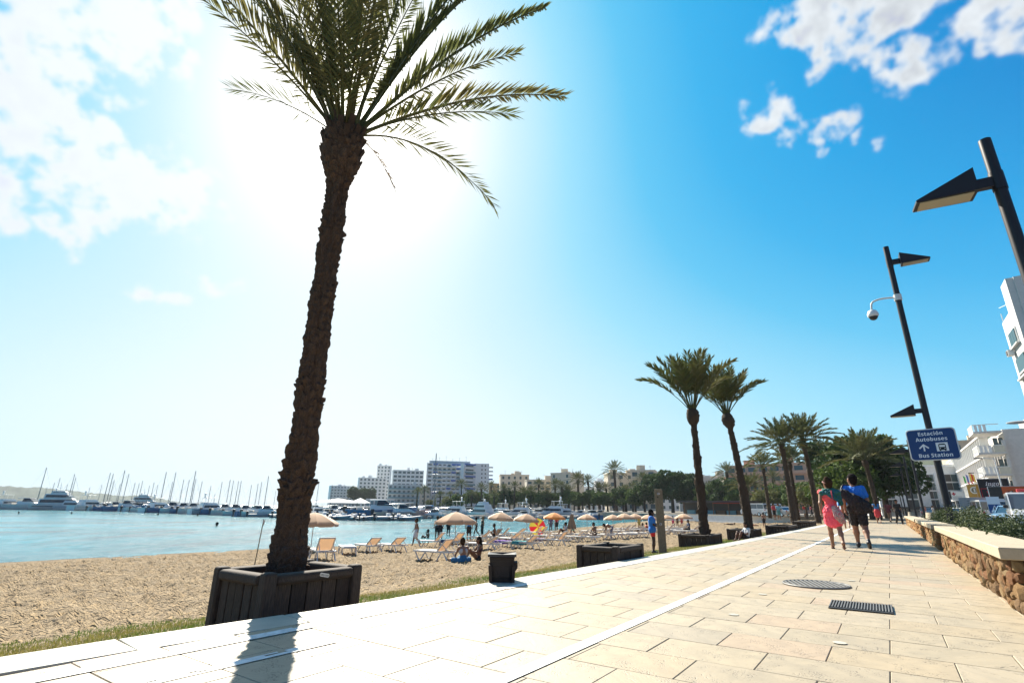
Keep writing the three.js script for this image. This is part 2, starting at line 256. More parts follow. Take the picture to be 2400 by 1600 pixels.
{ // slotted round cover and ribbed drain grate
  const c = [-0.918, 0, -8.032], t = thing('manhole_cover', 'round slotted metal cover set flush in the paving', 'manhole cover', [c[0], .003, c[2]]);
  obj('rim', new THREE.TorusGeometry(.37, .016, 4, 40).rotateX(Math.PI / 2).translate(0, .004, 0), M.steel, t); obj('pit', new THREE.CircleGeometry(.37, 32).rotateX(-Math.PI / 2).translate(0, .002, 0), M.ironDark, t);
  for (let i = -6; i <= 6; i++) { const x = i * .054, h = Math.sqrt(.355 ** 2 - x * x); const b = obj('bar', rb(.026, .016, h * 2, x, .010, 0, .004), M.steel, t); b.rotation.y = .32; }
  const d = [-0.388, 0, -6.518], u = thing('drain_grate', 'rectangular ribbed metal drain grate in the paving', 'drain grate', [d[0], .003, d[2]], .02);
  obj('tray', bx(.52, .004, .50, 0, .001, 0), M.ironDark, u); for (const s of [-1, 1]) { obj('frame_bar', rb(.52, .012, .022, 0, .006, s * .245), M.iron, u); }
  for (let i = 0; i < 22; i++) obj('rib', rb(.012, .016, .46, -.25 + i * .0238, .010, 0, .003), M.steel, u);
}
{ // low rough grass along the edge of the beach
  const bl = new THREE.BufferGeometry(); bl.setAttribute('position', new THREE.BufferAttribute(new Float32Array([-.006, 0, 0, .006, 0, 0, .004, .05, .012, -.006, 0, 0, .004, .05, .012, 0, .09, .035]), 3)); bl.computeVertexNormals();
  const gm = mat(.17, .15, .04, .9, { phys: true, side: THREE.DoubleSide, transmission: .3, thickness: 0 }); gm.color.setRGB(1, 1, 1);
  const N = 170000, im = new THREE.InstancedMesh(bl, gm, N), mt = new THREE.Matrix4(), q = new THREE.Quaternion(), e = new THREE.Euler(); let k = 0;
  while (k < N) { const z = 6 - 48 * Math.pow(rnd(), 1.35), u = ran(.03, 5.6 + .06 * Math.max(0, -z - 8)), x = edgeX(z) - u, lim = 4.3 - .05 * Math.max(0, -z - 2) + .09 * Math.max(0, -z - 12), d = n2(x * .5, z * .4) * .5 + n2(x * 2.2, z * 2.2) * .3 + .75 - smooth(lim - 1.2, lim + .6, u) * 1.3; if (rnd() > d + .05) continue;
    const s = ran(.25, .62); e.set(ran(-.5, .5), ran(0, 6.3), ran(-.5, .5)); mt.compose(V3(x, beachY(x, z) + sandRelief(x, z) - .006, z), q.setFromEuler(e), V3(s * 1.3, s, s)); im.setMatrixAt(k, mt); const dry = clamp(.42 + .6 * n2(x * .5 + 7, z * .3) + ran(-.2, .2)); im.setColorAt(k, col(lerp(.10, .33, dry), lerp(.18, .27, dry), lerp(.022, .075, dry))); k++; }
  im.name = 'edge_grass'; tag(im, 'low yellow-green grass along the promenade edge', 'grass', null, 'stuff'); scene.add(im);
}
{ // far hills and headland
  const hill = (name, pts, base, depth, c, seed) => { // ridge built as a real mound, pts: [x, z, height]
    const n = 150, m = 24; const g = grid(n, m, (u, v) => { const f = u * (pts.length - 1), i = Math.min(pts.length - 2, Math.floor(f)), a = pts[i], b = pts[i + 1], t = f - i, tt = t * t * (3 - 2 * t), x = lerp(a[0], b[0], t), z = lerp(a[1], b[1], t), d = Math.hypot(x, z), w = (v - .5) * 2, X = x + x / d * w * depth, Z = z + z / d * w * depth, k = 1 - w * w; return [X, base + k * (lerp(a[2], b[2], tt) * (1 + .25 * fbm2(X / 160 + seed, Z / 160)) + depth * .022 * fbm2(X / 22 + seed, Z / 22, 3)), Z]; });
    struct(name, g, c);
  };
  const far = mat(.03, .05, .03, 1), wood = mat(.045, .062, .03, 1, { metres: true, map: sized(mottleB, 30) });
  hill('headland', [[-2188.87, -220.98, 30], [-2166.78, -380.87, 52], [-2145.06, -488.6, 50], [-2126.06, -565.57, 40], [-2099.56, -657.14, 34], [-2062.73, -764.94, 30], [-2021.91, -867.1, 14]], -6, 260, far, 2);
  hill('wooded_hill', [[-29.73, -759.42, 0], [-8.777, -759.95, 44], [23.19, -759.65, 66], [56.85, -757.87, 74], [91.46, -754.48, 80], [129.33, -748.92, 74], [160.76, -742.8, 40]], -2, 170, wood, 5);
}

// ---------------------------------------------------------------- rubble wall with stone cap
function roughStone(seed, w, h, d) { // knobbly block, about 48 faces, front face towards -x
  const r = mulberry(seed), g = new THREE.IcosahedronGeometry(1, 1), p = g.attributes.position, sx = r() * 20;
  for (let i = 0; i < p.count; i++) { let x = p.getX(i), y = p.getY(i), z = p.getZ(i); const k = 1 / Math.pow(Math.abs(x) ** 4 + Math.abs(y) ** 4 + Math.abs(z) ** 4, .25), q = 1 + .2 * n3(x * 1.4 + sx, y * 1.4, z * 1.4); p.setXYZ(i, x * k * d / 2 * q, y * k * h / 2 * (1 + .12 * n3(x + sx, y, z)), z * k * w / 2 * (1 + .1 * n3(x, y + sx, z))); }
  g.computeVertexNormals(); return g;
}
const stoneMats = [[.36, .17, .055], [.42, .24, .09], [.30, .13, .045], [.45, .30, .14], [.34, .20, .09]].map(c => mat(...c, .95, { metres: true, map: sized(mottleA, .22), bumpMap: sized(mottleB, .3), bumpScale: .02 }));
const stoneGeo = [...Array(8)].map((_, i) => { const g = roughStone(40 + i, 1, 1, 1).toNonIndexed(); g.computeVertexNormals(); return g; });
function rubbleWall(za, zb, label) {
  const t = thing('stone_wall', label, 'wall', [0, 0, 0], 0, 'low walls along the promenade'), L = za - zb;
  obj('core', bx(.30, .47, L - .06, 1.05, .235, (za + zb) / 2), mat(.20, .11, .05, 1, { metres: true, map: sized(mottleB, .25), bumpMap: sized(mottleA, .3), bumpScale: .03 }), t);
  for (let z = za; z > zb + .04;) { const w = Math.min(ran(.09, .22), z - zb); for (let y = 0; y < .45;) { const h = Math.min(rnd() < .2 ? ran(.2, .3) : ran(.07, .16), .47 - y + .02); const m = obj('stone', stoneGeo[Math.floor(rnd() * 8)], stoneMats[Math.floor(rnd() * 5)], t); m.position.set(.905 + ran(-.03, .012), y + h / 2, z - w / 2 + ran(-.03, .03)); m.scale.set(ran(.10, .15), h * ran(1, 1.12), w * ran(1, 1.2)); m.rotation.set(ran(-.25, .25), ran(-.2, .2), 0); y += h; } z -= w; }
  const endY = [.1, .26, .4]; for (const y of endY) for (const x of [1.0, 1.14]) { const m = obj('stone', stoneGeo[Math.floor(rnd() * 8)], stoneMats[Math.floor(rnd() * 5)], t); m.position.set(x, y, za - .02); m.scale.set(.15, .17, .1); }
  for (let z = za + .04; z > zb;) { const w = Math.min(ran(1.1, 1.5), z - zb + .04); obj('cap_stone', rb(.50, .11, w - .006, 1.02, .535, z - w / 2, .012), M.cream, t); z -= w; }
  return t;
}
rubbleWall(-6.85, -15.6, 'nearest low wall of rough orange stones with a smooth cream cap');
rubbleWall(-17.0, -26.5, 'second low orange stone wall, behind the gap after the nearest wall');
rubbleWall(-28.0, -46, 'farthest low orange stone wall before the tapered white tub');
{ // rounded pale stone seat at the end of the near wall
  const t = thing('stone_bowl_planter', 'rounded cream stone bowl at the near end of the wall', 'planter', [1.30, 0, -6.3]);
  obj('bowl', new THREE.LatheGeometry([[0, .10], [.16, .10], [.24, .14], [.38, .26], [.45, .40], [.44, .47], [.40, .49], [.34, .46], [0, .44]].map(a => new THREE.Vector2(...a)), 32), M.cream, t);
  obj('foot', new THREE.CylinderGeometry(.2, .24, .11, 24).translate(0, .055, 0), M.cream, t);
  obj('soil', new THREE.CircleGeometry(.36, 20).rotateX(-Math.PI / 2).translate(0, .465, 0), mat(.05, .035, .02, 1), t);
}
const tubs = [-29.95, -57.29];
tubs.forEach((z, i) => { const t = thing('tapered_tub', i ? 'farther tapered white concrete tub beside the lamp posts' : 'nearer tapered white concrete tub at the end of the hedge', 'planter', [1.6, 0, Math.max(z, -60)], 0, 'tapered tubs'); obj('tub', new THREE.LatheGeometry([[.44, 0], [.30, .85], [.26, .85], [.26, .7], [0, .7]].map(a => new THREE.Vector2(...a)), 20), M.cream, t); obj('soil', new THREE.CircleGeometry(.255, 16).rotateX(-Math.PI / 2).translate(0, .72, 0), mat(.05, .035, .02, 1), t); });

// ---------------------------------------------------------------- leaves
function leafCloud(n, place, size, seed, asp = .5) { // n small folded leaves at places with outward normals
  const r = mulberry(seed), p = new Float32Array(n * 12), ix = new Uint32Array(n * 6), q = new THREE.Quaternion(), v = V3(0, 0, 0), e = new THREE.Euler();
  for (let i = 0; i < n; i++) { const [x, y, z] = place(r); e.set(r() * 6.3, r() * 6.3, r() * 6.3); q.setFromEuler(e); const s = size * (.6 + .8 * r()); [[0, 0, 0], [s * asp, .12 * s, s * .5], [0, 0, s], [-s * asp, .12 * s, s * .5]].forEach((c, k) => { v.set(...c).applyQuaternion(q); p.set([x + v.x, y + v.y, z + v.z], i * 12 + k * 3); }); ix.set([0, 1, 2, 0, 2, 3].map(k => k + i * 4), i * 6); }
  const g = new THREE.BufferGeometry(); g.setAttribute('position', new THREE.BufferAttribute(p, 3)); g.setIndex(new THREE.BufferAttribute(ix, 1)); g.computeVertexNormals(); return g;
}
const leafMat = (r, g, b, t = .3) => mat(r, g, b, .85, { specularIntensity: .4, phys: true, side: THREE.DoubleSide, transmission: t, thickness: 0 });
// hedge: separate oleander-like shrubs behind the wall
{
  const lm = [leafMat(.06, .085, .03), leafMat(.075, .095, .035), leafMat(.05, .07, .03)], stem = mat(.12, .08, .05, .9);
  const spots = [[1.62, -8.1, .50, .74], [1.75, -9.3, .55, .70], [1.65, -10.7, .60, .76], [1.7, -12.1, .55, .66], [1.62, -13.6, .60, .80], [1.75, -15.2, .62, .78], [1.7, -16.8, .6, .74], [1.65, -18.5, .65, .92], [1.8, -20.2, .6, .95], [2.5, -9.6, .5, .60], [2.5, -11.6, .55, .62], [2.5, -14.4, .6, .72], [1.7, -24.6, .6, .95], [1.75, -26.6, .6, 1.0], [1.7, -28.8, .6, .95]];
  const names = ['nearest', 'second', 'third', 'fourth', 'fifth', 'sixth', 'seventh', 'eighth', 'ninth'];
  spots.forEach(([x, z, r, h], i) => {
    const back = x > 2.2, far = i > 11;
    const t = thing('hedge_shrub', back ? `dark green shrub in the back row of the hedge, ${['nearest', 'middle', 'farthest'][i - 9]} of three` : far ? `dark green shrub behind the signed lamp post, ${['first', 'second', 'third'][i - 12]} along the wall` : `dark green leafy shrub behind the wall cap, ${names[i]} in the front row`, 'shrub', [x, 0, z], ran(0, 6), 'hedge shrubs behind the wall');
    const cl = [...Array(14)].map(() => { const a = rnd() * 6.3, q = Math.sqrt(rnd()) * r * .8; return [Math.cos(a) * q, ran(.15, .92) * h, Math.sin(a) * q, ran(.16, .30)]; });
    obj('foliage', leafCloud(2600, (R) => { const c = cl[Math.floor(R() * 14)]; const a = R() * 6.3, b = Math.acos(2 * R() - 1), s = c[3] * Math.cbrt(R()); return [c[0] + s * Math.sin(b) * Math.cos(a), Math.max(.03, c[1] + s * Math.cos(b)), c[2] + s * Math.sin(b) * Math.sin(a)]; }, .062, 300 + i, .22), lm[i % 3], t);
    for (let k = 0; k < 6; k++) { const c = cl[k]; obj('stem', bar([c[0] * .2, 0, c[2] * .2], c.slice(0, 3), .012, .005, 4), stem, t); }
  });
}
// ---------------------------------------------------------------- palms
function frondGeo(path, len, pairs, leafLen, seed, droop = .25, fat = 1, t0 = .16) { // path(t) -> Vector3
  const r = mulberry(seed), pos = [], ix = []; let c = 0; const P = path, up = V3(0, 1, 0);
  const rach = [], N = 14, K = 4;
  for (let i = 0; i <= N; i++) { const t = i / N, a = P(t), b = P(Math.min(1, t + .01)).sub(P(Math.max(0, t - .01))).normalize(); let s = b.clone().cross(up); if (s.lengthSq() < 1e-4) s.set(1, 0, 0); s.normalize(); const n = s.clone().cross(b); const w = lerp(.024, .004, Math.pow(t, .7)) * len / 2.6 * (t < .06 ? 1.6 : 1); for (let k = 0; k < K; k++) { const an = k / K * tau + .78; const q = a.clone().addScaledVector(s, Math.cos(an) * w).addScaledVector(n, Math.sin(an) * w * .8); pos.push(q.x, q.y, q.z); } }
  for (let i = 0; i < N; i++) for (let k = 0; k < K; k++) { const a = i * K + k, b = i * K + (k + 1) % K; ix.push(a, b, b + K, a, b + K, a + K); } c = (N + 1) * K;
  for (let i = 0; i < pairs; i++) for (const sd of [-1, 1]) {
    const t = lerp(t0, .995, (i + r() * .5) / pairs), a = P(t), b = P(Math.min(1, t + .01)).sub(P(Math.max(0, t - .01))).normalize(); let s = b.clone().cross(up); if (s.lengthSq() < 1e-4) s.set(1, 0, 0); s.normalize(); const n = s.clone().cross(b);
    const L = leafLen * (t < t0 + .14 ? lerp(.5, 1, (t - t0) / .14) : lerp(1, .45, (t - t0 - .14) / (.86 - t0))) * (.85 + .3 * r()), ang = lerp(1.05, .5, t) + (r() - .5) * .26, lift = .35 + (r() - .5) * .7;
    const d = b.clone().multiplyScalar(Math.cos(ang)).addScaledVector(s, sd * Math.sin(ang) * Math.cos(lift)).addScaledVector(n, Math.sin(ang) * Math.sin(lift)).normalize();
    const w = .014 * fat * len / 2.6 * (.8 + .4 * r()), wd = b.clone().cross(d).cross(d).normalize().applyAxisAngle(d, (r() - .5) * 2.6); const m = a.clone().addScaledVector(d, L * .45), e = a.clone().addScaledVector(d, L); e.y -= L * droop * (.5 + r()); m.y -= L * droop * .15;
    pos.push(a.x, a.y, a.z, m.x + wd.x * w, m.y + wd.y * w, m.z + wd.z * w, m.x - wd.x * w, m.y - wd.y * w, m.z - wd.z * w, e.x, e.y, e.z); ix.push(c, c + 1, c + 2, c + 1, c + 3, c + 2); c += 4;
  }
  return mesh3(pos, ix);
}
const bez = (a, b, c) => (t) => V3((1 - t) ** 2 * a.x + 2 * t * (1 - t) * b.x + t * t * c.x, (1 - t) ** 2 * a.y + 2 * t * (1 - t) * b.y + t * t * c.y, (1 - t) ** 2 * a.z + 2 * t * (1 - t) * b.z + t * t * c.z);
function arch(base, azm, el, len, sag) { const d = V3(Math.cos(azm) * Math.cos(el), Math.sin(el), Math.sin(azm) * Math.cos(el)); const p1 = base.clone().addScaledVector(d, len * .5), p2 = base.clone().addScaledVector(d, len * .95); p2.y -= len * sag; return bez(base, p1, p2); }
function trunkGeo(h, radius, nu, nv, pitch, amp, seed, lean = [0, 0]) { // overlapping old leaf bases
  return grid(nu, nv, (u, v) => { const y = v * h, a = u * tau, row = y / pitch + .45 * n3(Math.cos(a) * 1.2, y * 2.2 + seed, Math.sin(a) * 1.2), across = 9, k = Math.floor(row), st = (k % 2) * .5, f = row - k, cell = ((u * across + st) % 1 + 1) % 1, id = Math.floor(u * across + st);
    const tooth = (1 - Math.abs(cell - .5) * 1.3) * (.25 + .75 * f) * (.35 + 1.5 * Math.abs(n2(id * 3.7 + seed, k * 1.9))) * (1 + .6 * n2(y * 1.3 + seed, 7)); const r = radius(v) + amp * tooth + amp * .5 * n3(Math.cos(a) * 4, y * 9 + seed, Math.sin(a) * 4) + amp * .5 * n3(Math.cos(a) * 1.5 + 4, y * 1.6, Math.sin(a) * 1.5 + seed);
    const s = v * v; return [Math.cos(a) * r + lean[0] * s, y + amp * .5 * n3(Math.cos(a) * 3, y * 5, Math.sin(a) * 3), -Math.sin(a) * r + lean[1] * s]; }, (u, v) => [u * 1.3, v * h]);
}
const trunkMat = mat(.185, .122, .082, .95, { map: sized(barkTex, .55), bumpMap: sized(barkTex, .4), bumpScale: .02 });
const farTrunkMat = mat(.115, .085, .06, .95, { map: sized(barkTex, .55), bumpMap: sized(barkTex, .4), bumpScale: .02 });
const frondMats = [leafMat(.14, .14, .05, .5), leafMat(.16, .145, .055, .5), leafMat(.115, .13, .046, .5)];
const palmMats = [leafMat(.10, .115, .04, .35), leafMat(.12, .12, .042, .35), leafMat(.08, .10, .036, .35)];
const dryMat = leafMat(.20, .13, .06, .3);
{ // the near palm
  const c = [-5.41, -3.51], H = 6.36, base = -.3;
  const t = thing('date_palm', 'tall near date palm with rough brown trunk standing in the wooden planter', 'palm tree', [c[0], base, c[1]]);
  const rad = (v) => table([[0, .215], [.06, .195], [.12, .165], [.2, .145], [.4, .128], [.6, .125], [.75, .122], [.83, .118], [.86, .15], [.89, .22], [.93, .25], [.97, .23], [1, .15]], v);
  obj('trunk', trunkGeo(H, rad, 120, 760, .098, .036, 4), trunkMat, t);
  // ragged stubs and hanging fibre at the foot of the crown
  for (let i = 0; i < 46; i++) { const a = i * 2.4, y = H * lerp(.865, .985, i / 46), r = rad(y / H) * .95; obj('leaf_base', beam([Math.cos(a) * r, y, Math.sin(a) * r], [Math.cos(a) * (r + .07), y + .15, Math.sin(a) * (r + .07)], .075, .025), trunkMat, t); }
  const top = (a) => V3(Math.cos(a) * .12, H - .18, Math.sin(a) * .12);
  const tips = [[-6.172, 7.135, -1.436, 0], [-6.692, 8.147, -0.999, 0], [-6.555, 6.427, -2.402, 0.1], [-5.683, 8.252, -1.97, 0], [-6.335, 10.693, -2.667, 0], [-3.786, 10.035, -6.37, 0.02], [-3.683, 7.887, -5.288, 0.06], [-3.545, 7.988, -6.63, 0.05], [-3.647, 6.571, -5.182, 0.08], [-4.058, 5.163, -5.28, 0.45], [-4.736, 4.921, -3.964, 0.3], [-4.199, 10.414, -5.168, 0], [-4.592, 10.206, -4.049, 0], [-4.416, 8.946, -2.862, 0], [-4.181, 8.285, -2.202, 0], [-4.554, 7.762, -2.178, 0], [-4.478, 10.427, -3.338, 0], [-4.638, 10.113, -5.361, 0], [-6.82, 8.522, -2.296, 0], [-3.865, 6.688, -2.527, 0], [-3.942, 6.566, -2.193, 0], [-5.102, 7.58, -2.271, 0], [-5.192, 9.897, -5.287, 0], [-4.186, 8.238, -3.697, 0]];
  const ft = (p, sg, i) => { const tip = V3(p[0] - c[0], p[1] - base, p[2] - c[1]), a = Math.atan2(tip.z, tip.x), b = top(a), L = tip.distanceTo(b), mid = b.clone().lerp(tip, .5); mid.y += .12 * L + sg * .55 * L; const short = i === 10; obj('frond', frondGeo(bez(b, mid, tip), L, short ? 30 : Math.round(25 * L), short ? .2 : .50, 900 + i, .06), short ? dryMat : frondMats[i % 3], t); };
  tips.forEach((p, i) => ft(p, p[3], i));
  for (let i = 0; i < 18; i++) { const a = Math.PI + 0.9 + i * 2.399, el = lerp(.35, 1.35, ((i * 7) % 18) / 18), L = ran(2.5, 3.1); const az = Math.atan2(Math.sin(a), Math.cos(a)); if (el < .75) continue; if (el < .8 && Math.abs(Math.atan2(Math.sin(az - .5), Math.cos(az - .5))) < 1.2) continue; obj('frond', frondGeo(arch(top(az), az, el, L, .22), L, Math.round(25 * L), .50, 950 + i, .08), frondMats[i % 3], t); }
}
function palmProto(name, label, H, rad, nF, L, seed, pairs, lean, elLo = -.15, wind = 0) {
  const t = thing(name, label, 'palm tree'); const tr = obj('trunk', trunkGeo(H, rad, 26, Math.round(H * 22), .15, .045, seed, lean), farTrunkMat, t);
  for (let i = 0; i < nF; i++) { const az = i * 2.399 + seed, q = (i + .5) / nF, el = lerp(elLo, 1.45, Math.pow(q, .8)), l = L * lerp(1, .72, q) * ran(.88, 1.1); const b = V3(lean[0] + Math.cos(az) * .1, H - .12, lean[1] + Math.sin(az) * .1); obj('frond', frondGeo(arch(b, az, el, l, lerp(.34, .10, q)), l, pairs, l * .21, seed * 97 + i, .1, 1.75, .27), palmMats[i % 3], t); }
  return t;
}
const bulge = (r0, r1, b) => (v) => v > .86 ? r1 + b * Math.sin(clamp((v - .86) / .14) * Math.PI) : lerp(r0, r1, Math.pow(v / .86, .8));
function palmAt(h, pos, label, o = {}) { const t = palmProto('palm_tree', label, h, bulge(o.r0 ?? .27, o.r1 ?? .17, o.b ?? .12), o.n ?? 38, o.L ?? 2.6, o.seed ?? 3, o.pairs ?? 42, o.lean ?? [0, 0], o.lo ?? .0); t.position.set(...pos); t.userData.group = 'palms along the promenade'; return t; }
{
  const A = [-6.108, -0.5, -21.97], B_ = [-5.606, -0.5, -27.66];
  palmAt(5.505, A, 'slender palm in the third planter, left of the two tall palms', { seed: 3, L: 3.55, lo: .9, b: .15, r0: .18, r1: .10, n: 27 });
  palmAt(6.141, B_, 'slightly leaning palm in the fourth planter, right of the two tall palms', { seed: 8, L: 3.65, lo: .8, lean: [-.4, 0], b: .16, r0: .205, r1: .115, n: 29 });
}
// ---------------------------------------------------------------- wooden planters
function planter(corner, w, d, h, label, n, base = null) { // corner: promenade-side corner nearest the camera; w seaward, d along the promenade
  const y0 = base ?? beachY(corner[0] - .5, corner[2] - .5) - .05, t = thing('wooden_planter', label, 'planter', [corner[0], y0, corner[2]], 0, 'dark wooden planters along the promenade');
  const H = h - y0, pw = .13; // posts
  for (const [x, z] of [[0, 0], [-w, 0], [0, -d], [-w, -d]]) obj('post', rb(pw, H + .035, pw, x - (x ? -1 : 1) * pw / 2, (H + .035) / 2, z - (z ? -1 : 1) * pw / 2, .03), M.wood[1], t);
  const pl = (len, along, off, sgn) => { const m = len - pw * 2; for (let i = 0; i < n; i++) { const a = pw + m * i / n + .006, l = m / n - .012; const g = along ? rb(.035, H - .02, l, 0, H / 2, 0, .008) : rb(l, H - .02, .035, 0, H / 2, 0, .008); const k = obj('plank', g, M.wood[Math.floor(rnd() * 4)], t); k.position.set(...(along ? [off, 0, -(a + l / 2)] : [-(a + l / 2), 0, off])); if (along) k.position.x += sgn * ran(-.006, .006); else k.position.z += sgn * ran(-.006, .006); } };
  pl(d, true, -.055, 1); pl(d, true, -w + .055, 1); pl(w, false, -.055, 1); pl(w, false, -d + .055, 1);
  for (const [g, x, z] of [[rb(.14, .10, d - pw * 2 + .02, 0, 0, 0, .035), -.06, -d / 2], [rb(.14, .10, d - pw * 2 + .02, 0, 0, 0, .035), -w + .06, -d / 2], [rb(w - pw * 2 + .02, .10, .14, 0, 0, 0, .035), -w / 2, -.06], [rb(w - pw * 2 + .02, .10, .14, 0, 0, 0, .035), -w / 2, -d + .06]]) { const r = obj('rail', g, M.wood[1], t); r.position.set(x, H - .035, z); }
  obj('soil', bx(w - .14, .04, d - .14, -w / 2, H - .22, -d / 2), mat(.05, .036, .024, 1, { metres: true, map: sized(sandTex, .8) }), t);
  return t;
}
{
  const h1 = .261;
  const p1 = planter([-4.80, 0, -2.92], .98, 1.12, h1, 'weathered dark wooden planter around the near palm, with a small sticker', 5, -.45);
  // sticker on the rail, white rounded label with dark letters
  const cv = document.createElement('canvas'); cv.width = 256; cv.height = 80; const x = cv.getContext('2d'); x.fillStyle = '#1a1612'; x.fillRect(0, 0, 256, 80); x.fillStyle = '#d9d6cc'; x.beginPath(); x.moveTo(20, 2); x.lineTo(236, 2); x.lineTo(254, 20); x.lineTo(254, 60); x.lineTo(236, 78); x.lineTo(20, 78); x.lineTo(2, 60); x.lineTo(2, 20); x.closePath(); x.fill(); x.fillStyle = '#15120f'; x.font = 'bold 58px sans-serif'; x.textAlign = 'center'; x.textBaseline = 'middle'; x.fillText('GRO/VER', 128, 43, 226);
  const ct = new THREE.CanvasTexture(cv); ct.colorSpace = THREE.SRGBColorSpace; const sg = new THREE.PlaneGeometry(.115, .036); sg.rotateY(Math.PI / 2); const s = obj('sticker', sg, new THREE.MeshStandardMaterial({ map: ct, roughness: .5 }), p1); s.position.set(.018, h1 + .45 - .03, -.62); s.rotation.x = -.22; s.userData.label = 'small white sticker with dark letters on the rail';
  planter([-4.169, -0.02, -9.314], .86, 1.3, 0.202, 'empty dark wooden planter standing second from the camera', 4);
  planter([-5.725, -0.25, -21.17], 1.2, 1.9, -0.054, 'dark wooden planter holding the left one of the two tall palms', 5);
  planter([-5.257, -0.22, -26.86], 1.2, 1.9, 0.001, 'dark wooden planter where the child in the patterned shirt sits', 5);
  planter([-3.917, -0.02, -27.76], 1.0, 3.0, 0.179, 'long dark wooden planter in front of the palm group', 6);
  planter([-4.171, -0.02, -38.32], 1.0, 3.4, 0.203, 'farthest dark wooden planter beside the walking couple', 6);
}
{ // litter bin
  const c = [-3.975, 0, -5.477], t = thing('litter_bin', 'dark tapered wooden litter bin with a lid at the promenade edge', 'bin', [c[0] * 1.06, -.25, c[2] * 1.06], .62); t.scale.setScalar(.72);
  const body = new THREE.CylinderGeometry(.305, .24, .66, 4, 1).rotateY(Math.PI / 4).translate(0, .33, 0); obj('body', body.toNonIndexed(), M.wood[2], t); body.computeVertexNormals();
  for (const [x, z] of [[1, 1], [1, -1], [-1, 1], [-1, -1]]) obj('corner_post', beam([x * .168, 0, z * .168], [x * .212, .63, z * .212], .055, .055), M.wood[0], t);
  obj('hood', new THREE.CylinderGeometry(.315, .30, .10, 4, 1).rotateY(Math.PI / 4).translate(0, .70, 0).toNonIndexed(), M.wood[2], t);
  obj('lid', grid(10, 6, (u, v) => [(u - .5) * .48, .775 + .03 * Math.abs(u - .5) * 2, -(v - .5) * .48]), M.black, t);
  obj('lid_rim', [beam([-.24, .785, .24], [.24, .785, .24], .03, .045), beam([-.24, .785, -.24], [.24, .785, -.24], .03, .045), beam([-.24, .785, -.224], [-.24, .785, .224], .028, .043), beam([.24, .785, -.224], [.24, .785, .224], .028, .043)], M.black, t);
  obj('side_flap', prism([[0, 0], [.07, .10], [.07, .19], [0, .19]], .34, .01).rotateY(0).translate(.205, .48, 0), M.wood[3], t);
  obj('panel', rb(.26, .17, .02, 0, .52, .208, .005), M.wood[2], t);
}
{ // tall timber post on the grass
  const c = [-5.841, -0.385, -16.346], h = 1.865, t = thing('timber_post', 'weathered square timber post standing on the grass', 'post', [c[0], c[1] - .05, c[2]], .35);
  obj('shaft', rb(.24, h + .05, .20, 0, (h + .05) / 2, 0, .015), M.greyWood, t); for (const y of [.42, .9]) obj('bolt', new THREE.TorusGeometry(.028, .010, 5, 14).translate(0, h * y + .1, .105), M.chrome, t);
  obj('knot', new THREE.CylinderGeometry(.02, .02, .01, 10).rotateX(Math.PI / 2).translate(-.03, h * .9, .102), M.ironDark, t);
}
{ // leaning stick with a rag, stuck in the sand
  const a = [-21.57, -1.416, -12.536], t = thing('wooden_stick', 'thin pale stick with a scrap of cloth stuck in the sand', 'stick', a);
  obj('shaft', bar([0, -.1, 0], [.10, 1.75, -.05], .022, .018, 7), M.greyWood, t); obj('rag', grid(4, 4, (u, v) => [.1 + u * .09 - .01, 1.72 - v * .2 - u * .03, -.05 + .03 * Math.sin(u * 5 + v * 3)]), mat(.6, .58, .55, .9, { side: THREE.DoubleSide }), t);
}
// ---------------------------------------------------------------- lamp posts and the sign
function lampHead(t, y, dir, s = 1) { // wedge lantern on a short arm pointing along dir (angle about y from +x)
  const g = new THREE.Group(); g.name = 'lantern'; g.position.set(0, y, 0); g.rotation.y = dir; t.add(g);
  obj('clamp', bar([0, -.14 * s, 0], [0, .14 * s, 0], .085 * s, .085 * s, 14), M.lamp, g); obj('arm', beam([.03 * s, 0, 0], [.30 * s, 0, 0], .10 * s, .15 * s), M.lamp, g);
  const w = .17 * s, x0 = .27 * s, x1 = .98 * s; // wedge: deep at the arm, sharp at the tip
  obj('hood', mesh3([x0, -.14 * s, -w, x0, -.14 * s, w, x1, -.14 * s, w * .9, x1, -.14 * s, -w * .9, x0, .22 * s, -w, x0, .22 * s, w, x1, -.105 * s, w * .9, x1, -.105 * s, -w * .9], [0, 2, 1, 0, 3, 2, 4, 5, 6, 4, 6, 7, 0, 1, 5, 0, 5, 4, 1, 2, 6, 1, 6, 5, 2, 3, 7, 2, 7, 6, 3, 0, 4, 3, 4, 7]).toNonIndexed(), M.lamp, g).geometry.computeVertexNormals();
  obj('lens', bx(x1 - x0 - .09 * s, .012 * s, w * 1.52, (x0 + x1) / 2, -.147 * s, 0), M.glassLamp, g);
}
function lampPost(name, label, x, z, h, r, heads, group = 'black lamp posts along the hedge') {
  const t = thing(name, label, 'lamp post', [x, 0, z], 0, group);
  obj('pole', [new THREE.CylinderGeometry(r * .92, r, h, 18).translate(0, h / 2, 0)], M.lamp, t); obj('base_plate', new THREE.CylinderGeometry(r * 1.9, r * 2, .05, 18).translate(0, .025, 0), M.lamp, t);
  for (const [y, dir, s] of heads) lampHead(t, y, dir, s); return t;
}
lampPost('lamp_post', 'nearest black lamp post with a wedge lantern, cut by the right edge', 1.64, -7.2, 5.02, .064, [[4.46, Math.PI + .12, .80]]);
const tall = lampPost('camera_post', 'tall black post carrying two lanterns, a dome camera and the blue bus sign', 1.65, -23.31, 10.837, .105, [[10.151, 0.05, 1.25], [4.327, Math.PI - .05, 1.05]]);
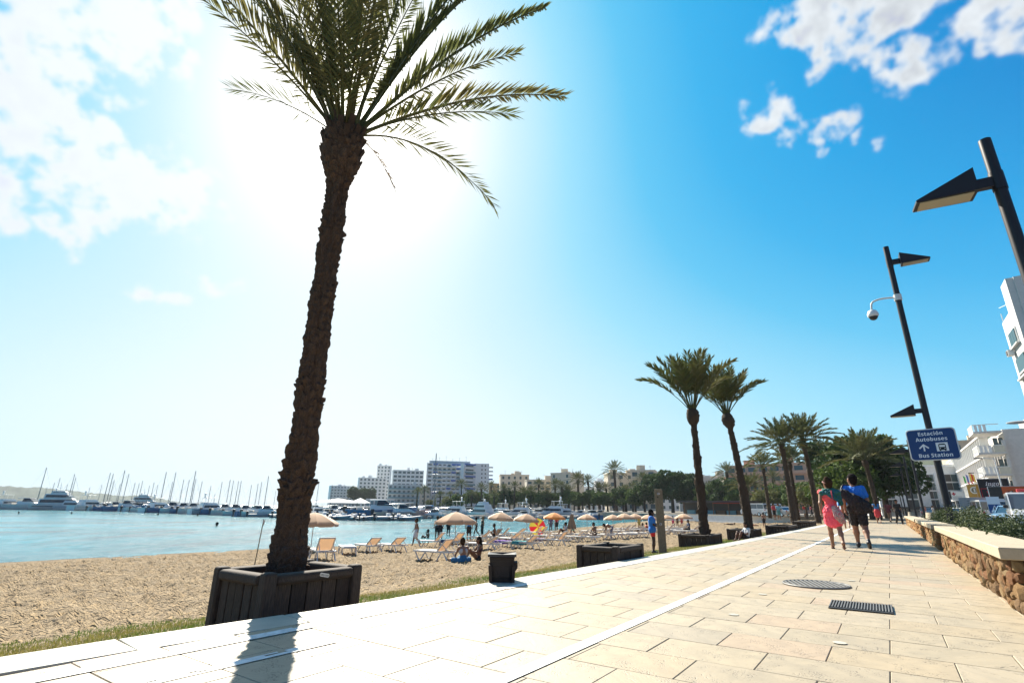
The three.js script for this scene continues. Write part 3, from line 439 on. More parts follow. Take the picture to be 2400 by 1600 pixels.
{
  const z = tall.position.z, y = 8.678; // dome camera on a swan-neck arm
  const cam = new THREE.Group(); cam.name = 'dome_camera'; cam.position.set(0, y, 0); cam.rotation.y = Math.PI; tall.add(cam);
  obj('bracket', tube([[0, 0, 0], [.25, .05, 0], [.6, .06, 0], [.82, -.02, 0], [.88, -.22, 0], [.88, -.34, 0]], .035, 7, 24), M.rail, cam); obj('housing', new THREE.LatheGeometry([[.05, .05], [.14, 0], [.19, -.12], [.19, -.2], [.16, -.24]].map(a => new THREE.Vector2(...a)), 18).translate(.88, -.36, 0), M.white, cam); obj('dome', new THREE.SphereGeometry(.15, 16, 8, 0, tau, Math.PI / 2, Math.PI / 2).translate(.88, -.59, 0), M.black, cam); obj('clamp', bar([0, -.12, 0], [0, .12, 0], .13, .13, 12), M.rail, cam);
  // blue bus station sign
  const W = 1.735;
  const cv = document.createElement('canvas'); cv.width = 512; cv.height = 400; const x = cv.getContext('2d'); x.fillStyle = '#06356d'; x.fillRect(0, 0, 512, 400); x.fillStyle = '#dfe3e4'; x.textAlign = 'center'; x.textBaseline = 'middle';
  x.font = 'bold 66px sans-serif'; x.fillText('Estación', 256, 60); x.fillText('Autobuses', 256, 132); x.fillText('Bus Station', 262, 340);
  x.lineWidth = 17; x.strokeStyle = '#dfe3e4'; x.beginPath(); x.moveTo(110, 246); x.lineTo(160, 200); x.lineTo(210, 246); x.moveTo(160, 204); x.lineTo(160, 282); x.stroke();
  x.fillRect(288, 182, 124, 110); x.fillStyle = '#0a0a10'; x.beginPath(); x.moveTo(312, 278); x.lineTo(312, 214); x.lineTo(322, 198); x.lineTo(378, 198); x.lineTo(388, 214); x.lineTo(388, 278); x.closePath(); x.fill(); x.fillRect(316, 276, 16, 12); x.fillRect(368, 276, 16, 12); x.fillStyle = '#dfe3e4'; x.fillRect(321, 214, 58, 26); x.fillRect(320, 254, 12, 8); x.fillRect(368, 254, 12, 8);
  const ct = new THREE.CanvasTexture(cv); ct.colorSpace = THREE.SRGBColorSpace; ct.anisotropy = 8;
  const sy = 3.116, sw = 1.36, sh = 1.06, rr = .11;
  const sh2 = new THREE.Shape(); const a = sw / 2, b = sh / 2; sh2.moveTo(-a + rr, -b); sh2.lineTo(a - rr, -b); sh2.absarc(a - rr, -b + rr, rr, -Math.PI / 2, 0); sh2.lineTo(a, b - rr); sh2.absarc(a - rr, b - rr, rr, 0, Math.PI / 2); sh2.lineTo(-a + rr, b); sh2.absarc(-a + rr, b - rr, rr, Math.PI / 2, Math.PI); sh2.lineTo(-a, -b + rr); sh2.absarc(-a + rr, -b + rr, rr, Math.PI, 1.5 * Math.PI);
  const s = new THREE.Group(); s.name = 'bus_station_sign'; s.userData.label = 'blue bus station sign with white lettering, arrow and bus symbol'; s.position.set(-.02, sy, .15); s.rotation.y = -.22; tall.add(s);
  obj('plate', new THREE.ExtrudeGeometry(sh2, { depth: .03, bevelEnabled: true, bevelSize: .012, bevelThickness: .008, bevelSegments: 2 }), M.rail, s);
  const fg = new THREE.ShapeGeometry(sh2, 6); fg.scale(.97, .96, 1); const uv = fg.attributes.uv, pp = fg.attributes.position; for (let i = 0; i < uv.count; i++) uv.setXY(i, pp.getX(i) / sw + .5, pp.getY(i) / sh + .5); fg.translate(0, 0, .043); obj('face', fg, new THREE.MeshStandardMaterial({ map: ct, roughness: .45 }), s);
  for (const k of [-.3, .3]) obj('bracket', bx(.3, .06, .08, .1, k, -.04), M.lamp, s);
}
[-39.91, -52, -66, -82, -98].forEach((z, i) => lampPost('lamp_post', ['black lamp post with wedge lantern just left of the blue sign', 'second black lamp post beyond the blue sign', 'third lamp post beyond the blue sign, in front of the dark trees', 'fourth lamp post beyond the blue sign', 'farthest black lamp post by the dark trees'][i], 1.65, z, 5.05, .07, [[4.4, Math.PI + .1, 1.05]]));

// ---------------------------------------------------------------- people: smooth bodies meshed from tapered limbs
function sdfMesh(bones, cell, k = .03, fold = 0) { // bones: [a, b, ra, rb, flat]; naive surface nets
  let lo = [1e9, 1e9, 1e9], hi = [-1e9, -1e9, -1e9]; for (const [a, b, ra, rb] of bones) for (let q = 0; q < 3; q++) { lo[q] = Math.min(lo[q], a[q] - ra, b[q] - rb); hi[q] = Math.max(hi[q], a[q] + ra, b[q] + rb); }
  const pad = cell * 2.5 + .01, n = [0, 1, 2].map(q => { lo[q] -= pad; return Math.ceil((hi[q] + pad - lo[q]) / cell) + 1; });
  const B = bones.map(([a, b, ra, rb, f = 1]) => { const d = [b[0] - a[0], b[1] - a[1], (b[2] - a[2]) / f]; return [a[0], a[1], a[2] / f, d[0], d[1], d[2], d[0] * d[0] + d[1] * d[1] + d[2] * d[2] + 1e-9, ra, rb - ra, f]; });
  const field = (x, y, z) => { let s = 1e3; for (const b of B) { const f = b[9], px = x - b[0], py = y - b[1], pz = z / f - b[2]; let t = (px * b[3] + py * b[4] + pz * b[5]) / b[6]; t = t < 0 ? 0 : t > 1 ? 1 : t; const ex = px - b[3] * t, ey = py - b[4] * t, ez = pz - b[5] * t, d = (Math.sqrt(ex * ex + ey * ey + ez * ez) - b[7] - b[8] * t) * (f < 1 ? f * .5 + .5 : 1); const h = k - Math.abs(s - d); s = Math.min(s, d); if (h > 0) s -= h * h / (4 * k); } return fold && s < .06 ? s + fold * (n3(x * 9, y * 4.5, z * 9) * .6 + Math.abs(n3(x * 14 + y * 5, y * 8, z * 14 + 3)) - .3) : s; };
  const [nx, ny, nz] = n, F = new Float32Array(nx * ny * nz), id = (i, j, l) => (l * ny + j) * nx + i;
  for (let l = 0; l < nz; l++) for (let j = 0; j < ny; j++) for (let i = 0; i < nx; i++) F[id(i, j, l)] = field(lo[0] + i * cell, lo[1] + j * cell, lo[2] + l * cell);
  const vid = new Int32Array(F.length).fill(-1), pos = [], nor = [], ix = [];
  for (let l = 0; l < nz - 1; l++) for (let j = 0; j < ny - 1; j++) for (let i = 0; i < nx - 1; i++) {
    let c = 0, sx = 0, sy = 0, sz = 0; const v = []; for (let q = 0; q < 8; q++) v.push(F[id(i + (q & 1), j + (q >> 1 & 1), l + (q >> 2))]);
    for (let q = 0; q < 8; q++) for (const b of [1, 2, 4]) { if (q & b) continue; const a0 = v[q], a1 = v[q | b]; if ((a0 < 0) === (a1 < 0)) continue; const t = a0 / (a0 - a1); c++; sx += (q & 1) + (b === 1 ? t : 0); sy += (q >> 1 & 1) + (b === 2 ? t : 0); sz += (q >> 2) + (b === 4 ? t : 0); }
    if (!c) continue; const x = lo[0] + (i + sx / c) * cell, y = lo[1] + (j + sy / c) * cell, z = lo[2] + (l + sz / c) * cell, e = cell * .5; vid[id(i, j, l)] = pos.length / 3; pos.push(x, y, z);
    const f0 = field(x, y, z), g = [field(x + e, y, z) - f0, field(x, y + e, z) - f0, field(x, y, z + e) - f0], m = Math.hypot(...g) || 1; nor.push(g[0] / m, g[1] / m, g[2] / m);
  }
  for (let l = 1; l < nz - 1; l++) for (let j = 1; j < ny - 1; j++) for (let i = 1; i < nx - 1; i++) { const a = F[id(i, j, l)] < 0;
    const quad = (q, w) => { const [A, b, c, d] = q.map(x => vid[x]); if (w) ix.push(A, b, c, A, c, d); else ix.push(A, c, b, A, d, c); };
    if (a !== F[id(i + 1, j, l)] < 0) quad([id(i, j - 1, l - 1), id(i, j, l - 1), id(i, j, l), id(i, j - 1, l)], a);
    if (a !== F[id(i, j + 1, l)] < 0) quad([id(i - 1, j, l - 1), id(i - 1, j, l), id(i, j, l), id(i, j, l - 1)], a);
    if (a !== F[id(i, j, l + 1)] < 0) quad([id(i - 1, j - 1, l), id(i, j - 1, l), id(i, j, l), id(i - 1, j, l)], a); }
  const g = new THREE.BufferGeometry(); g.setAttribute('position', new THREE.BufferAttribute(new Float32Array(pos), 3)); g.setAttribute('normal', new THREE.BufferAttribute(new Float32Array(nor), 3)); g.setAttribute('uv', new THREE.BufferAttribute(new Float32Array(pos.length / 3 * 2), 2)); g.setIndex(ix); return g;
}
// joints of a figure 1.75 m tall facing +z; s = -1 right, +1 left
const POSE = {
  stand: { pel: [0, .95, 0], che: [0, 1.30, .0], nek: [0, 1.48, -.01], hed: [0, 1.63, .015], sho: [.185, 1.42, -.01], L: { elb: [.24, 1.15, -.03], wri: [.26, .90, .03], kne: [.10, .50, .03], ank: [.11, .08, -.01], toe: [.13, .03, .15] }, R: { elb: [-.25, 1.15, -.02], wri: [-.25, .90, .06], kne: [-.10, .50, .04], ank: [-.12, .08, -.01], toe: [-.14, .03, .15] } },
  walk: { pel: [0, .93, 0], che: [0, 1.28, .03], nek: [0, 1.46, .04], hed: [0, 1.61, .07], sho: [.185, 1.40, .02], L: { elb: [.24, 1.13, -.09], wri: [.25, .89, -.06], kne: [.10, .50, .17], ank: [.10, .09, .22], toe: [.11, .04, .38] }, R: { elb: [-.25, 1.14, .08], wri: [-.25, .93, .22], kne: [-.10, .50, -.02], ank: [-.11, .16, -.32], toe: [-.12, .03, -.21] } },
  sit: { pel: [0, .12, 0], che: [0, .48, -.07], nek: [0, .66, -.04], hed: [0, .81, .0], sho: [.18, .60, -.06], L: { elb: [.26, .38, .12], wri: [.17, .40, .34], kne: [.17, .46, .40], ank: [.14, .08, .56], toe: [.15, .04, .70] }, R: { elb: [-.26, .37, .12], wri: [-.16, .38, .34], kne: [-.16, .44, .40], ank: [-.13, .08, .58], toe: [-.15, .04, .72] } },
  cross: { pel: [0, .11, 0], che: [0, .46, .03], nek: [0, .64, .07], hed: [0, .78, .13], sho: [.18, .58, .03], L: { elb: [.28, .33, .13], wri: [.20, .20, .32], kne: [.42, .13, .28], ank: [-.06, .08, .36], toe: [-.2, .06, .34] }, R: { elb: [-.28, .33, .12], wri: [-.2, .22, .30], kne: [-.42, .13, .28], ank: [.08, .06, .46], toe: [.2, .06, .46] } },
  lie: { pel: [0, .13, 0], che: [0, .16, -.36], nek: [0, .19, -.54], hed: [0, .22, -.68], sho: [.19, .16, -.48], L: { elb: [.27, .10, -.22], wri: [.25, .08, .02], kne: [.11, .20, .44], ank: [.10, .08, .86], toe: [.13, .18, .94] }, R: { elb: [-.27, .10, -.22], wri: [-.26, .08, .02], kne: [-.11, .14, .44], ank: [-.12, .07, .86], toe: [-.15, .17, .94] } },
  seat: { pel: [0, .50, 0], che: [0, .85, -.03], nek: [0, 1.03, .0], hed: [0, 1.18, .04], sho: [.185, .97, -.02], L: { elb: [.25, .74, .10], wri: [.17, .66, .32], kne: [.13, .52, .44], ank: [.14, .08, .46], toe: [.15, .04, .62] }, R: { elb: [-.25, .74, .10], wri: [-.16, .66, .32], kne: [-.13, .52, .44], ank: [-.14, .08, .46], toe: [-.16, .04, .62] } },
  bend: { pel: [0, .86, -.12], che: [0, 1.02, .22], nek: [0, 1.05, .40], hed: [0, 1.03, .55], sho: [.18, 1.02, .33], L: { elb: [.22, .76, .38], wri: [.16, .52, .44], kne: [.11, .46, .0], ank: [.12, .08, -.05], toe: [.14, .03, .1] }, R: { elb: [-.22, .76, .38], wri: [-.15, .54, .46], kne: [-.11, .46, .0], ank: [-.12, .08, -.05], toe: [-.14, .03, .1] } },
};
POSE.look = structuredClone(POSE.stand); POSE.look.R = { ...POSE.look.R, elb: [-.33, 1.38, .16], wri: [-.12, 1.58, .16] };
POSE.lean = structuredClone(POSE.stand); Object.assign(POSE.lean.L, { elb: [.22, 1.18, .12], wri: [.12, 1.12, .3] }); Object.assign(POSE.lean.R, { elb: [-.22, 1.16, .1], wri: [-.1, 1.05, .3] });
POSE.chat = structuredClone(POSE.sit); POSE.chat.R = { ...POSE.chat.R, elb: [-.30, .52, .14], wri: [-.12, .74, .16] };
const mix3 = (a, b, t) => [lerp(a[0], b[0], t), lerp(a[1], b[1], t), lerp(a[2], b[2], t)];
function figure(pose, o = {}) { // geometries: body, and whatever is worn
  const p = POSE[pose], c = o.cell ?? .03, w = o.slim ?? 1, up = p.che.map((v, i) => v - p.pel[i]), ul = Math.hypot(...up), dir = up.map(v => v / ul), at = (b, t) => b.map((v, i) => v + dir[i] * t);
  const S = { L: p.sho, R: [-p.sho[0], p.sho[1], p.sho[2]] }, hip = (s) => [p.pel[0] + s * .085, p.pel[1] - .02, p.pel[2]];
  const torso = (e) => [[[-.06 + p.pel[0], p.pel[1], p.pel[2]], [.06 + p.pel[0], p.pel[1], p.pel[2]], .125 * w + e, .125 * w + e, .85], [at(p.pel, .02), mix3(p.pel, p.che, .6), .125 * w + e, .12 * w + e, .8], [mix3(p.pel, p.che, .6), p.che, .12 * w + e, .14 * w + e, .8], [[p.che[0] - .07 * w, p.che[1], p.che[2]], [p.che[0] + .07 * w, p.che[1], p.che[2]], .115 * w + e, .115 * w + e, .8], [mix3(p.che, p.nek, .55), S.L, .075 + e, .06 + e], [mix3(p.che, p.nek, .55), S.R, .075 + e, .06 + e]];
  const limbs = []; for (const [k, s] of [['L', 1], ['R', -1]]) { const q = p[k], hd = mix3(q.elb, q.wri, 1.32); limbs.push([S[k], q.elb, .052 * w, .040 * w], [q.elb, q.wri, .041 * w, .027], [hip(s), q.kne, .088 * w, .058 * w], [q.kne, mix3(q.kne, q.ank, .35), .056 * w, .060 * w], [mix3(q.kne, q.ank, .35), q.ank, .060 * w, .036], [q.ank, q.toe, .040, .026]); if (!o.hands) limbs.push([q.wri, hd, .036, .018, .8]); }
  const fw = pose === 'lie' ? [0, 1, .2] : [Math.sin(o.turnHead ?? 0), 0, Math.cos(o.turnHead ?? 0)];
  const head = [[p.nek, p.hed, .052, .06], [[p.hed[0], p.hed[1] + .02, p.hed[2]], [p.hed[0], p.hed[1] + .05, p.hed[2]], .095, .092], [[p.hed[0] + fw[0] * .03, p.hed[1] - .05, p.hed[2] + fw[2] * .03], [p.hed[0] + fw[0] * .05, p.hed[1] - .07, p.hed[2] + fw[2] * .05], .06, .045], [[p.hed[0] + fw[0] * .095, p.hed[1] + .01, p.hed[2] + fw[2] * .095], [p.hed[0] + fw[0] * .115, p.hed[1] - .02, p.hed[2] + fw[2] * .115], .012, .018], [[p.hed[0] - fw[2] * .095, p.hed[1] - .005, p.hed[2] + fw[0] * .095], [p.hed[0] - fw[2] * .1, p.hed[1] + .03, p.hed[2] + fw[0] * .1], .016, .02], [[p.hed[0] + fw[2] * .095, p.hed[1] - .005, p.hed[2] - fw[0] * .095], [p.hed[0] + fw[2] * .1, p.hed[1] + .03, p.hed[2] - fw[0] * .1], .016, .02]];
  let body = sdfMesh([...torso(0), ...limbs, ...head], c, .035); const out = {};
  if (o.hands) { // five separate fingers on each hand
    const hs = [body]; for (const [k, s] of [['L', 1], ['R', -1]]) { const q = p[k], d = V3(...q.wri).sub(V3(...q.elb)).normalize(), side = V3(0, 0, 1).sub(d.clone().multiplyScalar(d.z)).normalize(), n = d.clone().cross(side), W = V3(...q.wri), pt = (a, b, e = 0) => W.clone().addScaledVector(d, a).addScaledVector(side, b).addScaledVector(n, e * s).toArray(); const bn = [[pt(-.03, 0), pt(.04, 0), .026, .028], [pt(.05, -.02), pt(.05, .022), .022, .022]]; [[-.032, .058], [-.011, .072], [.011, .076], [.032, .068]].forEach(([b, l]) => { bn.push([pt(.065, b), pt(.065 + l * .5, b * 1.1, .012), .0092, .0086], [pt(.065 + l * .5, b * 1.1, .012), pt(.065 + l * .86, b * 1.05, .04), .0086, .0075]); }); bn.push([pt(.015, .03), pt(.045, .052, .012), .012, .0105], [pt(.045, .052, .012), pt(.075, .058, .026), .0105, .0085]); hs.push(sdfMesh(bn, .0045, .006)); }
    body = join(hs);
  }
  out.body = body;
  if (o.top) { const b = torso(.016 + (o.loose ?? 0)).slice(o.top === 'bra' ? 3 : o.loose ? 0 : 1, o.top === 'bra' ? 4 : 6); if (o.top === 'tee') for (const k of ['L', 'R']) b.push([S[k], mix3(S[k], p[k].elb, .62), .070 * w, .066 * w]); out.top = sdfMesh(b, c, .03, c < .016 ? .016 : 0); }
  if (o.bottom === 'shorts' || o.bottom === 'trousers') { const b = [torso(.02)[0], [at(p.pel, .0), at(p.pel, .1), .14 * w, .132 * w, .85]]; for (const [k, s] of [['L', 1], ['R', -1]]) { const e = o.bottom === 'shorts' ? (o.loose ? .45 : .78) : 1; b.push([hip(s), mix3(hip(s), p[k].kne, e), .105 * w, .088 * w]); if (e === 1) b.push([p[k].kne, p[k].ank, .078, .066]); } out.bottom = sdfMesh(b, c, .03, c < .016 ? .018 : 0); }
  if (o.bottom === 'brief') out.bottom = sdfMesh([torso(.014)[0], [hip(1), mix3(hip(1), p.L.kne, .12), .098, .095], [hip(-1), mix3(hip(-1), p.R.kne, .12), .098, .095]], c, .03);
  if (o.bottom === 'skirt') { const k = mix3(p.L.kne, p.R.kne, .5), lo = mix3(p.pel, k, o.long ?? .7), lg = (o.long ?? .7) + .05; out.bottom = sdfMesh([[at(p.pel, .14), p.pel, .135, .155, .85], [p.pel, lo, .155, .19, .85], [hip(1), mix3(hip(1), p.L.kne, lg), .115, .11], [hip(-1), mix3(hip(-1), p.R.kne, lg), .115, .11]], c, .06, c < .016 ? .02 : 0); }
  if (o.hair) { const h = p.hed, back = pose === 'lie' ? [0, -.02, -.03] : [-fw[0] * .03, .035, -fw[2] * .03], b = [[[h[0] + back[0] * .6, h[1] + .05, h[2] + back[2] * .6], [h[0] + back[0], h[1] + .055 + back[1] * .4, h[2] + back[2]], .108, .108], [[h[0] + back[0] * 1.4, h[1] + .02, h[2] + back[2] * 1.4], [h[0] + back[0] * 1.5, h[1] - .045, h[2] + back[2] * 1.5], .1, .082]]; if (o.hair === 'long') b.push([[h[0] - fw[0] * .07, h[1], h[2] - fw[2] * .07], [p.nek[0], p.nek[1] - .16, p.nek[2] - .10], .085, .06]); if (o.hair === 'bun') b.push([[h[0], h[1] + .14, h[2] - .06], [h[0], h[1] + .15, h[2] - .06], .05, .05]); out.hair = sdfMesh(b, Math.min(c, .022), .03); }
  if (o.shoes) out.shoes = join(['L', 'R'].map(k => { const q = p[k]; return sdfMesh([[[q.ank[0], q.ank[1] - .02, q.ank[2] - .03], q.toe, .052, .042], [[q.ank[0], q.ank[1] + .03, q.ank[2]], q.ank, .045, .05]], Math.min(c, .02), .02); }));
  return out;
}
const skinM = { pale: mat(.42, .24, .155, .6), tan: mat(.27, .135, .075, .55), brown: mat(.16, .075, .04, .55), dark: mat(.045, .024, .016, .5) };
const hr = { phys: true, specularIntensity: .15 }, hairM = { black: mat(.012, .01, .009, .9, hr), brown: mat(.04, .022, .012, .9, hr), fair: mat(.26, .17, .075, .8, hr), grey: mat(.2, .19, .18, .8, hr) };
const cloth = {}; const clothM = (r, g, b) => cloth[[r, g, b]] ??= mat(r, g, b, .85, { side: THREE.DoubleSide });
const protoCache = {};
const PARTS = { body: 'body', top: 'shirt', bottom: 'shorts', hair: 'hair', shoes: 'shoes' };
function person(label, pos, turn, height, pose, o, skin, hair, top, bottom, group) {
  const key = pose + JSON.stringify(o), g = protoCache[key] ??= figure(pose, o), t = thing('person', label, 'person', pos, turn, group), s = height / 1.75; t.scale.setScalar(s);
  const nm = { ...PARTS, top: o.top === 'bra' ? 'bikini_top' : o.top === 'tee' ? 'shirt' : 'top', bottom: o.bottom === 'skirt' ? 'skirt' : o.bottom === 'brief' ? 'swim_briefs' : o.bottom === 'trousers' ? 'trousers' : 'shorts' };
  for (const k of Object.keys(g)) obj(nm[k], g[k], k === 'body' ? skinM[skin] : k === 'hair' ? hairM[hair] : k === 'shoes' ? M.black : clothM(...(k === 'top' ? top : bottom)), t);
  return t;
}
const YAW = 0.614, faceLeft = -Math.PI / 2 + YAW + Math.PI * 2, faceAway = Math.PI + YAW, faceUs = YAW, faceRight = Math.PI / 2 + YAW; // turns as seen from the promenade
const BK = [.012, .012, .014], BL = [.02, .16, .52], RD = [.5, .03, .03], WH = [.62, .6, .58], TQ = [.12, .36, .34];
{ // the couple walking away
  const w = [-1.167, 0, -15.516], m = [-0.68, 0, -16.515];
  const W = person('woman in a coral dress with a teal scarf and floral bag, walking away', [w[0], 0, w[2]], Math.PI + .12, 1.66, 'walk', { cell: .013, hands: true, top: 'tank', bottom: 'skirt', hair: 'bun', slim: .95, turnHead: .7, long: .55 }, 'tan', 'brown', [.88, .10, .11], [.92, .10, .15]);
  obj('scarf', sdfMesh([[[.17, 1.385, -.03], [-.19, 1.39, -.03], .065, .08], [[.05, 1.38, -.10], [-.17, 1.22, -.13], .05, .06, .6], [[-.18, 1.36, -.02], [-.23, 1.12, -.03], .075, .05], [[.10, 1.45, .0], [-.12, 1.45, .0], .055, .06]], .012, .03, .02), mat(.035, .14, .16, .85, { metres: true, map: sized(tex(256, 1, (u, v) => { const a = tileNoise(u, v, 9, 3, 3); return a > .08 ? [.45, .75, .25] : a < -.12 ? [.3, .6, .9] : [.5, .9, .95]; }), .5) }), W);
  const bag = obj('bag', sdfMesh([[[-.06, 1.0, -.20], [-.12, .82, -.23], .075, .105, .5], [[-.12, .82, -.23], [-.18, .70, -.21], .105, .085, .5]], .014, .03), mat(.55, .45, .42, .85, { metres: true, map: sized(tex(256, 1, (u, v) => { const a = tileNoise(u, v, 16, 3, 13); return a > .1 ? [.75, .22, .28] : a < -.14 ? [.35, .3, .3] : [1, .96, .92]; }), .8) }), W); obj('strap', tube([[-.07, 1.06, -.2], [-.05, 1.25, -.19], [-.06, 1.44, -.1], [-.07, 1.46, .02]], .013, 5), mat(.5, .05, .08, .8), bag);
  obj('headband', new THREE.TorusGeometry(.103, .012, 6, 24).rotateX(1.25).translate(0, 1.67, .055), mat(.4, .2, .18, .8), W); for (const s of [-1, 1]) obj('sandal', rb(.09, .025, .25, s > 0 ? .105 : -.115, s > 0 ? .022 : .06, s > 0 ? .29 : -.27, .012), mat(.08, .03, .02, .7), W).rotation.x = 0;
  const N = person('man in a blue shirt and black shorts with a black bag across his back', [m[0], 0, m[2]], Math.PI + .05, 1.80, 'walk', { cell: .013, hands: true, top: 'tee', bottom: 'shorts', hair: 'short', shoes: true, slim: 1.12, turnHead: .85 }, 'tan', 'black', [.015, .17, .62], BK);
  const sb = obj('shoulder_bag', sdfMesh([[[-.20, .98, -.17], [.02, 1.08, -.20], .13, .16, .5], [[-.20, .92, -.16], [-.04, .94, -.19], .10, .13, .5], [[.02, 1.12, -.20], [.22, 1.28, -.15], .15, .10, .5], [[.22, 1.28, -.15], [.34, 1.30, -.04], .10, .08, .6]], .014, .05, .02), mat(.012, .012, .014, .8), N); obj('strap', tube([[.28, 1.34, -.1], [.2, 1.5, .0], [.05, 1.46, .15], [-.15, 1.15, .2], [-.24, 1.0, .02]], .018, 5), M.black, sb);
  const gl = obj('sunglasses', tube([[.02, 1.655, .165], [.085, 1.655, .155], [.12, 1.655, .10]], .016, 5, 8), M.black, N);
}
{ // the people on the promenade and beach
  const far = { cell: .032 }, G1 = 'people on the beach', G2 = 'people farther along the promenade';
  const F = (label, p, turn, h, pose, o, skin, hair, top, bottom, g) => person(label, p, turn, h, pose, { ...far, ...o }, skin, hair, top, bottom, g);
  const post = [-6.373, -0.453, -17.016], kid = F('boy in a blue T-shirt and red shorts leaning on the timber post', [post[0], post[1], post[2]], faceRight - .35, 1.30, 'lean', { cell: .018, hands: true, top: 'tee', bottom: 'shorts', hair: 'short', shoes: true, slim: 1.1, loose: .03 }, 'dark', 'black', [.02, .17, .55], [.62, .03, .03]);
  const ch = [-4.001, 0, -19.507]; F('child in a white patterned shirt sitting at the promenade edge', [ch[0] - .1, -.12, ch[2] - .2], faceLeft + .2, 1.12, 'sit', { cell: .02, hands: true, top: 'tee', bottom: 'shorts', hair: 'short', turnHead: .2 }, 'brown', 'black', [.55, .56, .55], BK);
  const onB = { walk: [-25.19, -1.519, -25.27], s1: [-31.68, -1.846, -33.08], s2: [-13.44, -1.127, -16.019], s3: [-13.628, -1.144, -17.15], l1: [-24.35, -1.512, -32.45], w1: [-21.99, -1.456, -40.38], w2: [-21.49, -1.45, -38.19], b1: [-18.688, -1.383, -37.75], b2: [-18.104, -1.361, -39.31], y1: [-24.41, -1.435, -61.01], y2: [-21.09, -1.388, -53.6], y3: [-21.56, -1.39, -56.02], p1: [-24.33, -1.421, -72.99], p2: [-22.45, -1.381, -68.96], p3: [-23.21, -1.393, -73.12], d1: [-14.683, -1.224, -48.07], lie1: [-19.236, -1.269, -82.7], lie2: [-14.148, -1.08, -72.45], st: [-11.051, -0.899, -62.3], blue: [-26.04, -1.546, -31.59] };
  const inW = { a: [-29.54, -1.58, -31.89], b: [-29.35, -1.58, -32.07], c: [-32.7, -1.62, -36.77], d: [-29.83, -1.6, -37.21], e: [-30.31, -1.6, -38.66], f: [-29.81, -1.6, -49.79], g: [-29.87, -1.6, -51.15] };
  F('barefoot woman in a strapless pale dress walking along the shore', onB.walk, faceLeft + .3, 1.66, 'walk', { top: 'tank', bottom: 'skirt', hair: 'bun' }, 'brown', 'brown', [.25, .16, .13], [.55, .53, .52], G1);
  F('dark-haired person sitting at the waterline with a raised arm', onB.s1, faceLeft, 1.7, 'chat', { bottom: 'brief', hair: 'short' }, 'brown', 'black', BK, BK, G1);
  F('woman in a blue skirt sitting on the sand with her back turned', onB.s2, faceAway + .5, 1.66, 'cross', { cell: .022, top: 'bra', bottom: 'skirt', hair: 'bun', hands: true }, 'tan', 'brown', [.5, .5, .5], [.02, .13, .26], G1);
  F('woman with long dark hair sitting in the shade beside the bin', onB.s3, faceLeft + .3, 1.66, 'sit', { cell: .022, top: 'bra', bottom: 'brief', hair: 'long', hands: true }, 'brown', 'black', [.05, .03, .05], BK, G1);
  F('person in black shorts holding a towel under the big parasol', inW.a, faceAway, 1.72, 'stand', { top: 'tank', bottom: 'shorts', hair: 'short' }, 'tan', 'brown', [.4, .42, .42], BK, G1);
  F('second person in black shorts beside the towel holder', inW.b, faceAway + .4, 1.70, 'stand', { bottom: 'shorts', hair: 'short' }, 'brown', 'black', WH, BK, G1);
  F('bather dressed in black standing in the shallow water', inW.c, faceAway - .3, 1.68, 'stand', { top: 'tank', bottom: 'shorts', hair: 'short' }, 'dark', 'black', BK, BK, G1);
  F('person in a blue shirt and black shorts under the big parasol', onB.blue, faceAway, 1.74, 'stand', { top: 'tee', bottom: 'shorts', hair: 'short' }, 'tan', 'black', [.02, .2, .5], BK, G1);
  F('tanned woman in dark swimwear standing at the waterline', inW.d, faceLeft, 1.62, 'walk', { top: 'bra', bottom: 'brief', hair: 'short' }, 'brown', 'black', BK, BK, G1);
  F('woman with long fair hair and black trousers at the waterline', inW.e, faceLeft + .5, 1.66, 'stand', { top: 'bra', bottom: 'trousers', hair: 'long' }, 'tan', 'fair', BK, BK, G1);
  F('dark-haired person sitting up on a lounger at the shore', [onB.l1[0], onB.l1[1] + .32, onB.l1[2]], faceLeft, 1.66, 'sit', { bottom: 'brief', hair: 'short' }, 'brown', 'black', BK, BK, G1);
  F('person in purple-grey clothes standing behind the striped parasol', inW.f, faceAway, 1.66, 'stand', { top: 'tee', bottom: 'shorts', hair: 'short' }, 'brown', 'black', [.16, .12, .2], [.15, .15, .2], G1);
  F('person in a red shirt and black shorts behind the striped parasol', inW.g, faceAway + .4, 1.66, 'stand', { top: 'tee', bottom: 'shorts', hair: 'short' }, 'tan', 'black', RD, BK, G1);
  F('seated person in a white shirt shading the eyes with a hand', [onB.w2[0], onB.w2[1] + .3, onB.w2[2]], faceLeft, 1.7, 'chat', { top: 'tee', bottom: 'shorts', hair: 'short' }, 'tan', 'black', [.5, .55, .6], BK, G1);
  F('shirtless man in turquoise shorts walking between the loungers', onB.w1, faceLeft - .2, 1.8, 'walk', { bottom: 'shorts', hair: 'short' }, 'tan', 'fair', WH, TQ, G1);
  F('tanned dark-haired man sitting with his back to the promenade', [onB.b1[0], onB.b1[1] + .3, onB.b1[2]], faceLeft + .5, 1.74, 'cross', { bottom: 'shorts', hair: 'short' }, 'brown', 'black', BK, BK, G1);
  F('tanned person bending forward over a lounger', onB.b2, faceLeft, 1.66, 'bend', { bottom: 'shorts', hair: 'short' }, 'brown', 'black', BK, [.1, .1, .14], G1);
  F('person in yellow standing among the far loungers', onB.y1, faceUs, 1.5, 'stand', { top: 'tee', bottom: 'shorts', hair: 'short' }, 'tan', 'brown', [.55, .4, .08], [.5, .38, .1], G1);
  F('person in grey sitting among the far loungers', onB.y2, faceLeft, 1.6, 'sit', { top: 'tee', bottom: 'shorts', hair: 'short' }, 'tan', 'brown', [.3, .28, .27], BK, G1);
